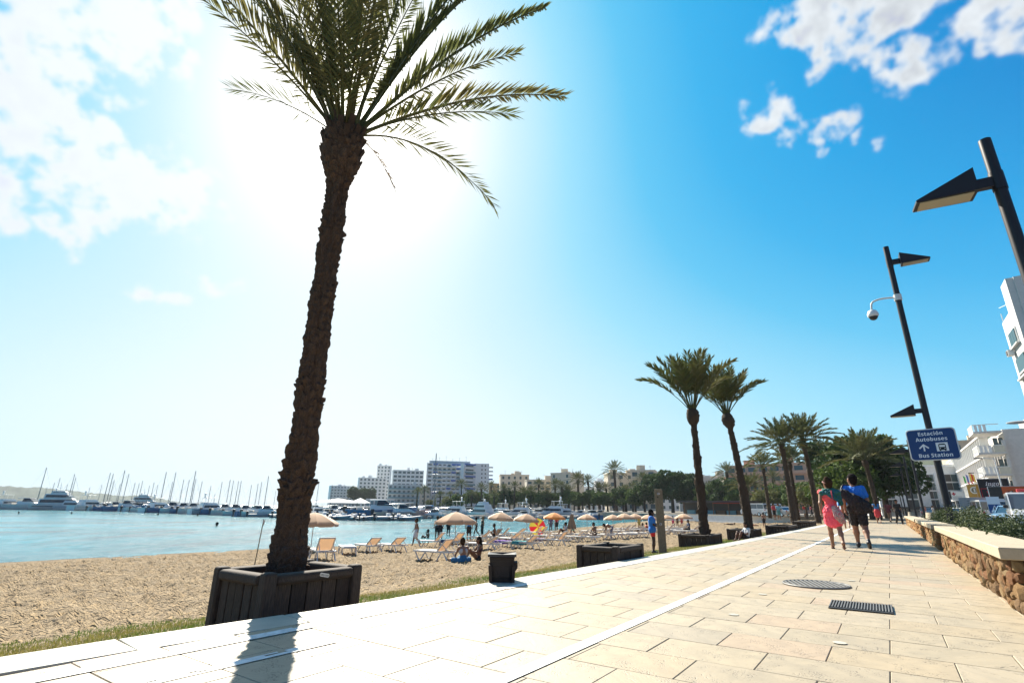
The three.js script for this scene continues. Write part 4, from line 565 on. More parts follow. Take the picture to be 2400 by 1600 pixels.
  F('person in a red top sitting among the far loungers', onB.y3, faceRight, 1.6, 'sit', { top: 'tee', bottom: 'shorts', hair: 'short' }, 'tan', 'brown', [.5, .12, .08], BK, G1);
  F('person in a white top and pink shorts just right of the timber post', onB.p1, faceAway, 1.4, 'walk', { top: 'tee', bottom: 'shorts', hair: 'short' }, 'brown', 'black', [.5, .5, .6], [.6, .05, .15], G1);
  F('person in dark swimwear standing right of the timber post', onB.p2, faceAway, 1.35, 'stand', { top: 'bra', bottom: 'brief', hair: 'short' }, 'brown', 'black', BK, BK, G1);
  F('person in red shorts below the farthest parasol', onB.p3, faceUs, 1.4, 'stand', { top: 'tee', bottom: 'shorts', hair: 'short' }, 'tan', 'black', [.6, .12, .1], [.5, .06, .06], G1);
  F('person in dark clothes sitting in front of the left tall palm', onB.d1, faceLeft, 1.6, 'seat', { top: 'tee', bottom: 'shorts', hair: 'short' }, 'brown', 'black', [.03, .05, .1], BK, G1);
  F('sunbather lying on the sand between the two tall palms', onB.lie1, faceLeft, 1.6, 'lie', { bottom: 'brief', hair: 'short' }, 'brown', 'black', BK, BK, G1);
  F('sunbather lying on the sand right of the tall palms', onB.lie2, faceRight, 1.6, 'lie', { top: 'bra', bottom: 'brief', hair: 'short' }, 'tan', 'brown', RD, RD, G1);
  F('bather in dark trunks standing on the sand beyond the planters', onB.st, faceAway, 1.5, 'stand', { bottom: 'shorts', hair: 'short' }, 'tan', 'brown', BK, BK, G1);
  const pr = (x, y, o) => ({ x, y });
  const q = { a: [-0.745, 0, -47.9], b: [-0.045, 0, -54.2], c: [0.472, 0, -46.48], d: [-9.619, 0, -84.23], e: [-8.938, 0, -85.62], f: [-9.316, 0, -61.05], g: [-9.66, 0, -60.47], h: [-1.86, 0, -32.14], i: [-1.573, 0, -36.82], r1: [4.5, 1.005, -102.61], r2: [5.2, 1.011, -98.53] };
  F('woman in a blue top and red skirt pushing along the promenade', [q.a[0], 0, q.a[2]], Math.PI, 1.66, 'walk', { top: 'tank', bottom: 'skirt', hair: 'long' }, 'tan', 'brown', [.02, .14, .35], [.5, .04, .05], G2);
  F('person in a dark red top walking beyond the couple', [q.b[0], 0, q.b[2]], Math.PI - .3, 1.66, 'walk', { top: 'tee', bottom: 'brief', hair: 'short' }, 'tan', 'brown', [.18, .03, .03], [.15, .03, .03], G2);
  F('person dressed in black walking next to the wall end', [q.c[0], 0, q.c[2]], .3, 1.66, 'walk', { top: 'tee', bottom: 'trousers', hair: 'short' }, 'brown', 'black', BK, BK, G2);
  F('person in a pink-red top by the palm group', [q.d[0], 0, q.d[2]], 1, 1.6, 'stand', { top: 'tee', bottom: 'shorts', hair: 'short' }, 'tan', 'brown', [.6, .08, .08], [.3, .3, .3], G2);
  F('person in dark red beside the farthest planter', [q.e[0], 0, q.e[2]], 2, 1.6, 'walk', { top: 'tee', bottom: 'trousers', hair: 'short' }, 'tan', 'black', [.3, .03, .05], BK, G2);
  F('person in light blue standing near the parked vans', [q.f[0], -.1, q.f[2]], 0, 1.6, 'stand', { top: 'tee', bottom: 'shorts', hair: 'short' }, 'tan', 'black', [.2, .45, .55], [.1, .3, .3], G2);
  F('person in red standing near the parked vans', [q.g[0], -.1, q.g[2]], 1, 1.6, 'stand', { top: 'tee', bottom: 'shorts', hair: 'short' }, 'tan', 'black', [.55, .06, .08], BK, G2);
  F('person in bright blue half hidden behind the man in blue', [q.h[0], 0, q.h[2]], Math.PI, 1.66, 'walk', { top: 'tee', bottom: 'shorts', hair: 'short' }, 'tan', 'brown', [.02, .2, .6], BK, G2);
  F('person in black trousers hidden behind the man in blue', [q.i[0], 0, q.i[2]], Math.PI, 1.7, 'walk', { top: 'tee', bottom: 'trousers', hair: 'short' }, 'tan', 'black', BK, BK, G2);
  F('sunburnt person in white crossing the road left of the blue sign post', [4.5, -.08, q.r1[2]], 1.2, 1.72, 'stand', { top: 'tee', bottom: 'shorts', hair: 'grey' }, 'pale', 'grey', [.5, .2, .16], WH, G2);
  F('sunburnt person in white crossing the road right of the first one', [5.2, -.08, q.r2[2]], 1.2, 1.74, 'stand', { top: 'tee', bottom: 'shorts', hair: 'short' }, 'pale', 'brown', [.62, .56, .5], WH, G2);
  for (const [i, p] of [[-165.65, -1.6, -36.87], [-157.03, -1.6, -44.34], [-135.49, -1.6, -54.05], [-123.35, -1.6, -57], [-67.02, -1.6, -33.39]].entries()) { const t = thing('swimmer', ['far left swimmer, only a dark head above the water', 'second swimmer from the left near the moored boats', 'third swimmer from the left', 'swimmer just left of the palm, far out', 'swimmer nearest the shore, left of the palm'][i], 'person', [p[0], -1.62, p[2]], 0, 'swimmers in the bay'); const s = Math.hypot(p[0], p[2]) > 60 ? 1.6 : 1.2; obj('body', sdfMesh([[[0, .14, 0], [0, .19, 0], .10, .095], [[0, .0, -.02], [0, .1, 0], .06, .06], [[-.18, -.06, 0], [.18, -.06, 0], .08, .08]], .03, .03), skinM.dark, t); obj('hair', sdfMesh([[[0, .2, -.02], [0, .2, 0], .1, .1]], .03), hairM.black, t); t.scale.setScalar(s); }
}
// ---------------------------------------------------------------- sun loungers
{
  const sling = mat(.50, .30, .17, .85, { phys: true, side: THREE.DoubleSide, transmission: .4, thickness: 0 }), fr = mat(.66, .63, .58, .5);
  const make = (back) => { // foot end towards +x, head end at -x
    const t = thing('sun_lounger', '', 'sun lounger', [0, 0, 0], 0, 'cream sun loungers on the sand'), w = .31, y = .36, hx = -.28, L = .62, bx1 = hx - L * Math.cos(back), by = y + L * Math.sin(back);
    for (const s of [-1, 1]) { obj('side_rail', beam([.95, y, s * w], [-.95, y, s * w], .045, .06), fr, t); for (const [a, b] of [[.86, .62], [.30, .54], [-.52, -.30], [-.60, -.86]]) obj('leg', beam([a, y, s * w], [b, 0, s * (w + .03)], .04, .04), fr, t); obj('foot_bar', beam([.62, .02, s * (w + .03)], [.54, .02, s * (w + .03)], .04, .04), fr, t); }
    for (const x of [.95, -.95]) obj('cross_bar', bar([x, y, -w], [x, y, w], .025, .025, 6), fr, t);
    obj('seat_sling', grid(8, 3, (u, v) => [lerp(.93, hx, u), y + .03 - .025 * Math.sin(v * Math.PI), (v - .5) * w * 1.96]), mat(.58, .55, .50, .85, { side: THREE.DoubleSide }), t);
    const b = obj('backrest', grid(6, 3, (u, v) => [lerp(hx, bx1, u), lerp(y + .03, by + .03, u) - .02 * Math.sin(v * Math.PI), (v - .5) * w * 1.8]), sling, t);
    obj('back_frame', [beam([hx, y + .03, -w * .95], [bx1, by + .03, -w * .95], .045, .045), beam([hx, y + .03, w * .95], [bx1, by + .03, w * .95], .045, .045), beam([bx1, by + .03, -w * .95], [bx1, by + .03, w * .95], .05, .05)], fr, b);
    for (const s of [-1, 1]) obj('strut', beam([lerp(hx, bx1, .6), lerp(y, by, .6), s * w * .9], [-.85, y, s * w * .9], .025, .025), fr, t);
    return t;
  };
  const proto = [make(.82), make(.02), make(.6)]; proto.forEach(p => scene.remove(p)); taken.sun_lounger = -1;
  const LL = [[-21.17, -1.411, -15.393, 0], [-22.98, -1.449, -18.191, 1], [-23.31, -1.461, -19.835, 2], [-22.48, -1.45, -20.77, 2], [-23.64, -1.489, -25.13, 0], [-16.132, -1.265, -17.398, 0], [-22.26, -1.465, -25.46, 0], [-18.705, -1.375, -24, 2], [-24.59, -1.519, -31.04, 2], [-25.17, -1.526, -33.38, 0], [-25.81, -1.535, -35.24, 0], [-26.27, -1.539, -38.25, 2], [-18.88, -1.394, -26.3, 1], [-17.247, -1.338, -25.89, 2], [-25.79, -1.526, -40.25, 0], [-25.39, -1.519, -40.45, 0], [-18.682, -1.399, -29.96, 0], [-17.456, -1.358, -29.76, 0], [-18.751, -1.392, -34.42, 2], [-17.523, -1.352, -34.06, 1], [-18.165, -1.366, -37.84, 0], [-17.66, -1.348, -38.65, 2], [-16.984, -1.325, -39.5, 1], [-16.855, -1.318, -41.05, 0], [-16.5, -1.303, -41.85, 2], [-22.14, -1.462, -38.65, 2], [-23, -1.459, -45.27, 2], [-23.34, -1.455, -48.21, 0], [-23.03, -1.445, -49.47, 0], [-22.71, -1.436, -50.77, 2], [-20.16, -1.395, -46.37, 0], [-22.97, -1.433, -53.08, 2], [-22.51, -1.425, -53.31, 2], [-20.21, -1.377, -50.33, 1], [-22.7, -1.421, -55.86, 2], [-20.11, -1.364, -52.56, 0], [-18.976, -1.322, -55.09, 2], [-16.641, -1.276, -49.77, 1], [-17.027, -1.275, -52.97, 0], [-15.033, -1.228, -50, 2], [-14.495, -1.224, -46.26, 1], [-19.361, -1.318, -58.98, 2], [-16.713, -1.285, -47.78, 0], [-21.23, -1.449, -35.39, 1], [-21.39, -1.459, -30.33, 2], [-20.47, -1.431, -38.71, 2]];
  const ord = ['first', 'second', 'third', 'fourth', 'fifth', 'sixth', 'seventh', 'eighth', 'ninth', 'tenth', 'eleventh', 'twelfth', 'thirteenth', 'fourteenth', 'fifteenth', 'sixteenth', 'seventeenth', 'eighteenth', 'nineteenth', 'twentieth'];
  const named = ['lounger with raised back just right of the near palm trunk', 'lounger with flat back, second to the right of the near palm', 'third lounger to the right of the near palm, back half raised', 'fourth lounger to the right of the near palm', 'lounger standing behind the seated woman in blue, nearest the water', 'front lounger left of the seated woman in blue', 'lounger right under the big parasol', 'lounger behind the woman with long dark hair', 'lounger left of the bathers at the waterline'];
  const rest = LL.map((p, i) => i).slice(9).sort((a, b) => (LL[a][0] * .818 - LL[a][2] * .575) / Math.hypot(LL[a][0], LL[a][2]) - (LL[b][0] * .818 - LL[b][2] * .575) / Math.hypot(LL[b][0], LL[b][2]));
  const say = []; rest.forEach((id, n) => { say[id] = n < 18 ? `lounger of the crowded rows, ${ord[n]} from the left` : `lounger of the far rows by the timber post, ${ord[n - 18]} from the left`; });
  LL.forEach(([x, y, z, k], i) => { const o = dup(proto[k], [x, y, z], (i === 0 ? -2.55 : -2.86 + ran(-.2, .2)), named[i] ?? say[i]); if (i) o.rotation.y = Math.PI + .15 + ran(-.2, .25) + (i < 4 ? -.5 : 0); else { o.rotation.y = Math.PI - .4; o.scale.setScalar(1.12); } });
  // towels lying on some of them
  for (const [i, c, lb] of [[12, [.16, .07, .30], 'purple towel spread over a lounger of the crowded rows'], [13, [.05, .22, .22], 'teal towel hanging on a lounger behind the bin'], [16, [.12, .06, .14], 'dark patterned towel on a lounger left of the second planter'], [6, [.02, .05, .12], 'dark blue towel on the lounger under the big parasol']]) { const [x, y, z] = LL[i]; const t = thing('towel', lb, 'towel', [x, y + .375, z], Math.PI + .15, 'towels on the loungers'); obj('cloth', grid(14, 8, (u, v) => { const a = (v - .5) * .8, ov = Math.max(0, Math.abs(a) - .32); return [(u - .3) * .95, .045 + .012 * n2(u * 6, v * 6 + i) - ov * 2.2, Math.sign(a) * Math.min(Math.abs(a), .335)]; }), mat(...c, .95, { side: THREE.DoubleSide }), t); }
}
// ---------------------------------------------------------------- parasols
{
  const canopyMat = (r, g, b) => mat(r, g, b, .9, { phys: true, side: THREE.DoubleSide, transmission: .35, thickness: 0 });
  const tan = canopyMat(.56, .35, .20), orange = canopyMat(.72, .28, .05), pole = mat(.6, .58, .54, .5);
  const canopy = (R, h, valance, from = 0, to = 8) => { const p = [], ix = []; let c = 0; for (let k = from; k < to; k++) { const N = 5, Q = 6; for (let j = 0; j <= N + 1; j++) for (let i = 0; i <= Q; i++) { const a = (k + i / Q) / 8 * tau, f = Math.min(1, j / N), cut = 1 - .045 * Math.sin(i / Q * Math.PI) * f, r = R * f * cut, y = j > N ? -h - valance * (i === 0 || i === Q ? .75 : 1) : -h * Math.pow(f, 1.45) + .03 * R * Math.sin(i / Q * Math.PI) * f * -1; p.push(Math.cos(a) * r * (j > N ? 1.005 : 1), y, Math.sin(a) * r * (j > N ? 1.005 : 1)); } for (let j = 0; j <= N; j++) for (let i = 0; i < Q; i++) { const a = c + j * (Q + 1) + i; ix.push(a, a + 1, a + Q + 2, a, a + Q + 2, a + Q + 1); } c += (N + 2) * (Q + 1); } return mesh3(p, ix); };
  const parasol = (label, [x, y, z], H, R, m, tilt = 0, group = 'tan beach parasols') => { const t = thing('beach_parasol', label, 'parasol', [x, y - .05, z], 0, group); obj('pole', bar([0, 0, 0], [0, H, 0], .022, .02, 8), pole, t); const g = obj('canopy', canopy(R, R * .42, R * .13), m, t); g.position.y = H; g.rotation.set(tilt * .4, .3, -tilt); obj('finial', new THREE.SphereGeometry(.035, 8, 6).translate(0, .02, 0), pole, g); for (let k = 0; k < 8; k++) { const a = k / 8 * tau; obj('rib', bar([0, -.03, 0], [Math.cos(a) * R * .97, -R * .42, Math.sin(a) * R * .97], .008, .006, 4, false), pole, g); } return t; };
  const U = [[-26.86, -1.518, -18.764, 2.078, 1.381, "tan parasol just right of the near palm trunk"], [-24.76, -1.527, -28.58, 2.135, 1.504, "largest tan parasol above the seated women"], [-25.35, -1.528, -34.73, 2.096, 1.071, "tan parasol right of the tanned women at the water"], [-23.89, -1.498, -36.21, 1.953, 1.047, "tan parasol left of the red and yellow one"], [-22.75, -1.457, -44.43, 1.866, 0.887, "tan parasol right of the walking shirtless man"], [-22.17, -1.433, -48.78, 1.795, 0.905, "tan parasol of the far group, leftmost"], [-21.11, -1.41, -49.17, 1.903, 0.941, "tan parasol of the far group, second from left"], [-21.8, -1.408, -53.51, 1.839, 0.881, "tan parasol of the far group, third from left"], [-20.44, -1.369, -53.68, 1.735, 0.915, "tan parasol half hidden by the boy at the post"], [-18.579, -1.316, -53.92, 1.667, 0.729, "tan parasol just right of the timber post"], [-17.714, -1.282, -56.52, 1.761, 0.927, "farthest tan parasol, left of the two tall palms"]];
  U.forEach(([x, y, z, H, R, lb], i) => parasol(lb, [x, y, z], H, R, tan, i === 2 || i === 3 ? .1 : 0));
  { const [x, y, z] = [-22.25, -1.465, -37.81]; parasol('glowing orange parasol right of the striped one', [x, y, z], 2.037, 54 / 2400 * 40.87, orange, .06, 'orange parasol'); }
  { // red and yellow parasol lying on its edge, facing the promenade
    const c = [-26.83, -1.537, -42.52], R = 20 / 1200 * 47.02, t = thing('striped_parasol', 'red and yellow striped parasol tipped on its side', 'parasol', [c[0], c[1] + R * .98, c[2]], YAW + .15); const g = new THREE.Group(); g.name = 'canopy'; g.rotation.x = Math.PI / 2 - .15; t.add(g);
    for (let k = 0; k < 8; k++) obj('panel', canopy(R, R * .28, .02, k, k + 1), k % 2 ? canopyMat(.62, .02, .03) : canopyMat(.72, .56, .06), g); obj('pole', bar([0, -1.5, 0], [0, .05, 0], .02, .02, 7), pole, g);
  }
  { const c = [-21.04, -1.442, -38.42], h = 1.898, t = thing('closed_parasol', 'closed tan parasol standing behind the walking shirtless man', 'parasol', c); obj('pole', bar([0, -.05, 0], [0, h, 0], .022, .02, 7), pole, t); obj('folded_canopy', grid(24, 10, (u, v) => { const a = u * tau, r = (.05 + .36 * Math.pow(v, .8)) * (.75 + .25 * Math.cos(a * 8)); return [Math.cos(a) * r, h - .02 - v * 1.15, -Math.sin(a) * r]; }), mat(.36, .24, .14, .9, { side: THREE.DoubleSide }), t); }
}

// ---------------------------------------------------------------- palms and trees behind the bay
{
  const near = [[1862, 1226, 1836, 1040, 'palm with shaggy trunk in front of the pink building, largest of the right group', 3.7], [1917, 1224, 1896, 1035, 'tall palm just left of the walking woman', 3.9], [1871, 1218, 1852, 1082, 'palm half hidden between the two big right palms', 3.4], [1806, 1212, 1798, 1092, 'wind-bent palm in front of the pink building', 3.2], [1759, 1211, 1755, 1143, 'small palm right of the two tall palms', 3.0], [1950, 1215, 1930, 1082, 'dense palm behind the walking woman', 4.0], [2066, 1208, 2042, 1070, 'spiky palm standing in the dark trees behind the man', 4.6]];
  const P = [[-7.543, -0.3, -57.21, 7.381], [-5.739, -0.3, -59.65, 7.924], [-9.693, -0.3, -77.27, 7.197], [-14.651, -0.3, -87.84, 7.514], [-16.695, -0.3, -84.15, 4.224], [-6.015, -0.3, -79.22, 7.409], [-0.95, -0.3, -66.13, 6.339]];
  near.forEach(([, , , , lb, L], i) => { const [x, , z, h] = P[i]; const t = palmProto('palm_tree', lb, h, bulge(.27, .17, .1), i < 2 ? 40 : 36, L * 1.12, 20 + i, 44, [ran(-.5, .1), 0], i === 0 ? -.2 : .1); t.position.set(x, Math.max(-.3, -.35), z); t.userData.group = 'palms along the promenade'; });
  // palm prototypes for the belt behind the marina
  const pp = [palmProto('palm_tree', '', 6.5, bulge(.3, .22, .12), 40, 3.3, 51, 26, [.2, .1], -.35), palmProto('palm_tree', '', 8, bulge(.3, .2, .12), 42, 3.4, 57, 26, [-.2, 0], -.45), palmProto('palm_tree', '', 5, bulge(.34, .26, .12), 44, 3.4, 63, 26, [0, 0], -.3)]; pp.forEach(p => scene.remove(p)); taken.palm_tree -= 3;
  const belt = [[-152.25, -151.81, 215, 1], [-143.26, -146.63, 205, 0.9], [-138.89, -150.78, 205, 1], [-132.62, -149.71, 200, 0.8], [-128.37, -150.75, 198, 1.1], [-124.24, -151.59, 196, 1], [-120.73, -153.13, 195, 1.15], [-151.36, -198.98, 250, 1.3], [-114.19, -151.85, 190, 1], [-111.42, -153.9, 190, 1.1], [-107.21, -154.43, 188, 1], [-105.5, -158.02, 190, 1.2], [-101.44, -155.91, 186, 1], [-99.09, -157.41, 186, 1.1], [-95.56, -157.24, 184, 1], [-94.21, -160.38, 186, 1.3], [-90.08, -158.14, 182, 1], [-89.19, -160.94, 184, 1.25], [-85.22, -160.81, 182, 1.55], [-81.18, -160.65, 180, 1.2], [-77.32, -160.33, 178, 1.35], [-74.13, -159.63, 176, 1.1], [-75.62, -169.93, 186, 1.7], [-67.3, -158.29, 172, 1.2], [-63.91, -157.53, 170, 1.1], [-60.59, -156.69, 168, 1.2], [-37.64, -145.2, 150, 1.2], [-34.88, -141.77, 146, 1], [-33.64, -146.18, 150, 1.3], [-29.74, -136.81, 140, 1.1], [-27.37, -147.48, 150, 1.2], [-22.98, -148.23, 150, 1.1]];
  const side = ['leftmost', 'second', 'third', 'fourth', 'fifth', 'sixth', 'seventh', 'eighth', 'ninth', 'tenth', 'eleventh', 'twelfth', 'thirteenth', 'fourteenth', 'fifteenth', 'sixteenth', 'seventeenth', 'eighteenth', 'nineteenth', 'twentieth', 'twenty-first', 'twenty-second', 'twenty-third', 'twenty-fourth', 'twenty-fifth', 'twenty-sixth'];
  belt.forEach(([x, z, d, s], i) => { const o = dup(pp[i % 3], [x, -.2, z], i * 1.7, i < 26 ? `palm of the belt behind the marina, ${side[i]} from the left` : `palm in the park behind the tall palms, ${side[i - 26]} from the left`.replace('leftmost from the left', 'leftmost'), s * 1.0); o.userData.label = o.userData.label.replace('leftmost from the left', 'leftmost'); o.userData.group = 'palms behind the bay'; });
  // broadleaf trees
  const tree = (seed, R, H, lm, n) => { const t = thing('broadleaf_tree', '', 'tree', [0, 0, 0], 0, 'broadleaf trees behind the bay'), r = mulberry(seed); const cl = [...Array(26)].map(() => { const a = r() * tau, q = Math.sqrt(r()) * R * .8, y = H * (.48 + .5 * r()); return [Math.cos(a) * q, y * (1 - .18 * (q / R) ** 2), Math.sin(a) * q, R * (.2 + .2 * r())]; });
    obj('trunk', [bar([0, -.3, 0], [.1, H * .5, 0], R * .09, R * .06, 8), ...cl.slice(0, 7).map(c => bar([.1, H * .4, 0], c.slice(0, 3), R * .04, R * .012, 5))], mat(.09, .065, .045, .95), t);
    obj('crown', leafCloud(n, (q) => { const c = cl[Math.floor(q() * 26)], a = q() * tau, b = Math.acos(2 * q() - 1), s = c[3] * (.55 + .45 * Math.cbrt(q())); return [c[0] + s * Math.sin(b) * Math.cos(a), Math.max(H * .22, c[1] + s * Math.cos(b) * .8), c[2] + s * Math.sin(b) * Math.sin(a)]; }, R * .085, seed + 9, .5), lm, t); return t; };
  const dk = leafMat(.045, .08, .022, .25), md = leafMat(.085, .13, .028, .3), gr = leafMat(.13, .135, .04, .3);
  const tp = [tree(71, 4, 7.2, dk, 6000), tree(75, 3.6, 6, md, 5200), tree(79, 2.2, 3.6, gr, 3000), tree(83, 5, 9.6, dk, 8000), tree(89, 3.2, 5.2, md, 4500)]; tp.forEach(p => scene.remove(p)); taken.broadleaf_tree = -1;
  const T = [[-326.83, -263.79, 0, 2, "dark round tree in front of the white blocks, left one"], [-318.88, -265.59, 0, 1.9, "dark round tree in front of the white blocks, right one"], [-141.9, -149.33, 2, 1, "small tree left of the balcony tower"], [-130.99, -145.8, 2, 1.2, "small olive tree at the foot of the balcony tower"], [-127.39, -146.32, 4, 1, "green tree under the balcony tower"], [-130.79, -156.56, 1, 1, "bushy tree under the blue balconies"], [-125.31, -155.88, 1, 1.1, "bushy tree right of the blue balconies"], [-123.56, -159.8, 4, 1.1, "bushy tree in front of the plain tower end"], [-116.43, -157.67, 1, 1, "tree in front of the sand-coloured house, left one"], [-110.86, -156.76, 0, 1, "tree in front of the sand-coloured house, right one"], [-106.99, -157.01, 4, 1.2, "tree left of the stepped cream house"], [-103.4, -157.01, 1, 1.1, "tree in front of the stepped cream house, left one"], [-98.09, -158.03, 4, 1.2, "tree in front of the stepped cream house, middle one"], [-93.82, -158.29, 4, 1.1, "tree in front of the stepped cream house, right one"], [-89.21, -158.64, 1, 1.1, "tree under the tall cream gable"], [-84.69, -156.56, 4, 1.1, "yellowish tree behind the marina cafe"], [-81.32, -156.09, 1, 1, "rounded bush tree behind the parasols, first"], [-78.16, -157.69, 4, 1.2, "rounded bush tree behind the parasols, second"], [-73.76, -155.38, 1, 1, "rounded bush tree behind the parasols, third"], [-69.83, -155, 4, 1.1, "tree in front of the balcony house, left one"], [-66.44, -154.31, 0, 1, "tree in front of the balcony house, middle one"], [-62.34, -151.69, 4, 1.2, "tree in front of the balcony house, right one"], [-58.43, -151.1, 0, 1.1, "dark tree just left of the timber post"], [-53.04, -148.83, 3, 1.1, "large dark tree right behind the timber post"], [-48.5, -146.16, 3, 1.15, "large dark tree right of the timber post"], [-44.95, -145.2, 3, 1.05, "large dark tree left of the tall palms"], [-41.7, -144.09, 0, 1.1, "dark tree behind the left tall palm"], [-37.42, -141.12, 1, 1, "tree between the two tall palms, left one"], [-34.4, -139.83, 0, 1.05, "tree between the two tall palms, right one"], [-31.03, -136.52, 0, 1.15, "dark tree right of the tall palms"], [-28.41, -135.04, 1, 1, "round green tree right of the tall palms"], [-21.08, -116.1, 2, 1.2, "low round tree near the parked vans, left one"], [-18.289, -110.5, 2, 1.3, "low round tree near the parked vans, right one"], [-18.485, -126.66, 1, 1, "tree behind the shaggy palm"], [-12.233, -109.32, 1, 1, "tree between the right palms"], [-10.189, -103.5, 2, 1.4, "low tree left of the walking woman"], [-3.875, -69.89, 4, 1.15, "yellow-green tree behind the walking couple"], [-3.042, -77.94, 3, 1, "large dark tree behind the walking man"], [-1.578, -73.98, 3, 0.98, "large dark tree right of the walking man"], [-0.251, -84, 3, 0.95, "large dark tree left of the white apartment house"]];
  T.forEach(([x, z, k, s, l], i) => dup(tp[k], [x, -.25, z], i * 2.1, l, s));
}
// ---------------------------------------------------------------- buildings
const wallMat = (r, g, b) => mat(r, g, b, .9, { metres: true, map: sized(plasterTex, 5) });
const BM = { white: wallMat(.80, .80, .78), cream: wallMat(.66, .57, .44), sand: wallMat(.55, .38, .22), pink: wallMat(.58, .34, .24), grey: wallMat(.40, .38, .36), beige: wallMat(.50, .44, .36), teal: mat(.10, .24, .29, .5), awn: mat(.02, .10, .38, .85), dark: mat(.06, .055, .05, .7), brown: mat(.16, .10, .06, .8), shade: mat(.035, .075, .085, .35), roof: mat(.22, .09, .055, .9) };
const paneGeo = new THREE.BoxGeometry(1, 1, 1);
const box = (name, m, parent, w, h, d, x, y, z) => { const o = obj(name, bx(w, h, d), m, parent); o.position.set(x, y, z); return o; };
function house(label, [x, z], turn, w, h, d, m, o = {}) { // front faces +z of the group; base at y = 0
  const t = thing('building', label, 'building', [x, o.base ?? -.15, z], turn, 'buildings behind the bay'); box('wall', m, t, w, h, d, 0, h / 2, -d / 2);
  box('parapet', m, t, w + .3, .5, d + .3, 0, h + .25, -d / 2);
  const fl = o.floors ?? Math.round(h / 3), fh = h / fl, nb = o.bays ?? Math.round(w / 3.4), bw = w / nb;
  for (let f = o.from ?? 0; f < fl; f++) { const y = f * fh;
    for (let b = 0; b < nb; b++) { const X = -w / 2 + (b + .5) * bw; if (o.skip?.(b, f)) continue; const ww = bw * (o.ww ?? .5), wh = fh * (o.wh ?? .5); const win = obj('window', paneGeo, o.glass ?? BM.shade, t); win.scale.set(ww, wh, .16); win.position.set(X, y + fh * .55, -.03);
      if (o.frames) { const s = obj('sill', paneGeo, m, t); s.scale.set(ww + .2, .12, .3); s.position.set(X, y + fh * .55 - wh / 2 - .06, .1); } }
    if (o.balcony) { const sl = obj('balcony', paneGeo, o.slab ?? m, t); sl.scale.set(w * (o.bl ?? .96), .18, 1.3); sl.position.set(0, y + .1, .65); const ra = obj('railing', paneGeo, o.railM ?? m, t); ra.scale.set(w * (o.bl ?? .96), .9, .08); ra.position.set(0, y + .62, 1.26); }
  }
  for (const s of [-1, 1]) if (o.sides) for (let f = 0; f < fl; f++) for (let b = 0; b < (o.sides); b++) { const win = obj('window', paneGeo, BM.shade, t); win.scale.set(.16, fh * .45, d / o.sides * .35); win.position.set(s * (w / 2 - .03), f * fh + fh * .55, -d * (b + .5) / o.sides); }
  for (let k = 0; k < (o.clutter ?? 2); k++) { const q = ran(1, 2.6); box('roof_hut', m, t, ran(1.5, 4), q, ran(1.5, 3), ran(-w * .35, w * .35), h + .5 + q / 2, -d * ran(.3, .7)); }
  for (let k = 0; k < (o.masts ?? 2); k++) { const X = ran(-w * .4, w * .4), Z = -d * ran(.2, .8), q = ran(1.5, 4); obj('aerial', [bar([X, h, Z], [X, h + q, Z], .06, .04, 4), bar([X - .6, h + q * .85, Z], [X + .6, h + q * .85, Z], .035, .035, 4), bar([X - .4, h + q * .7, Z], [X + .4, h + q * .7, Z], .035, .035, 4)], BM.dark, t); }
  return t;
}
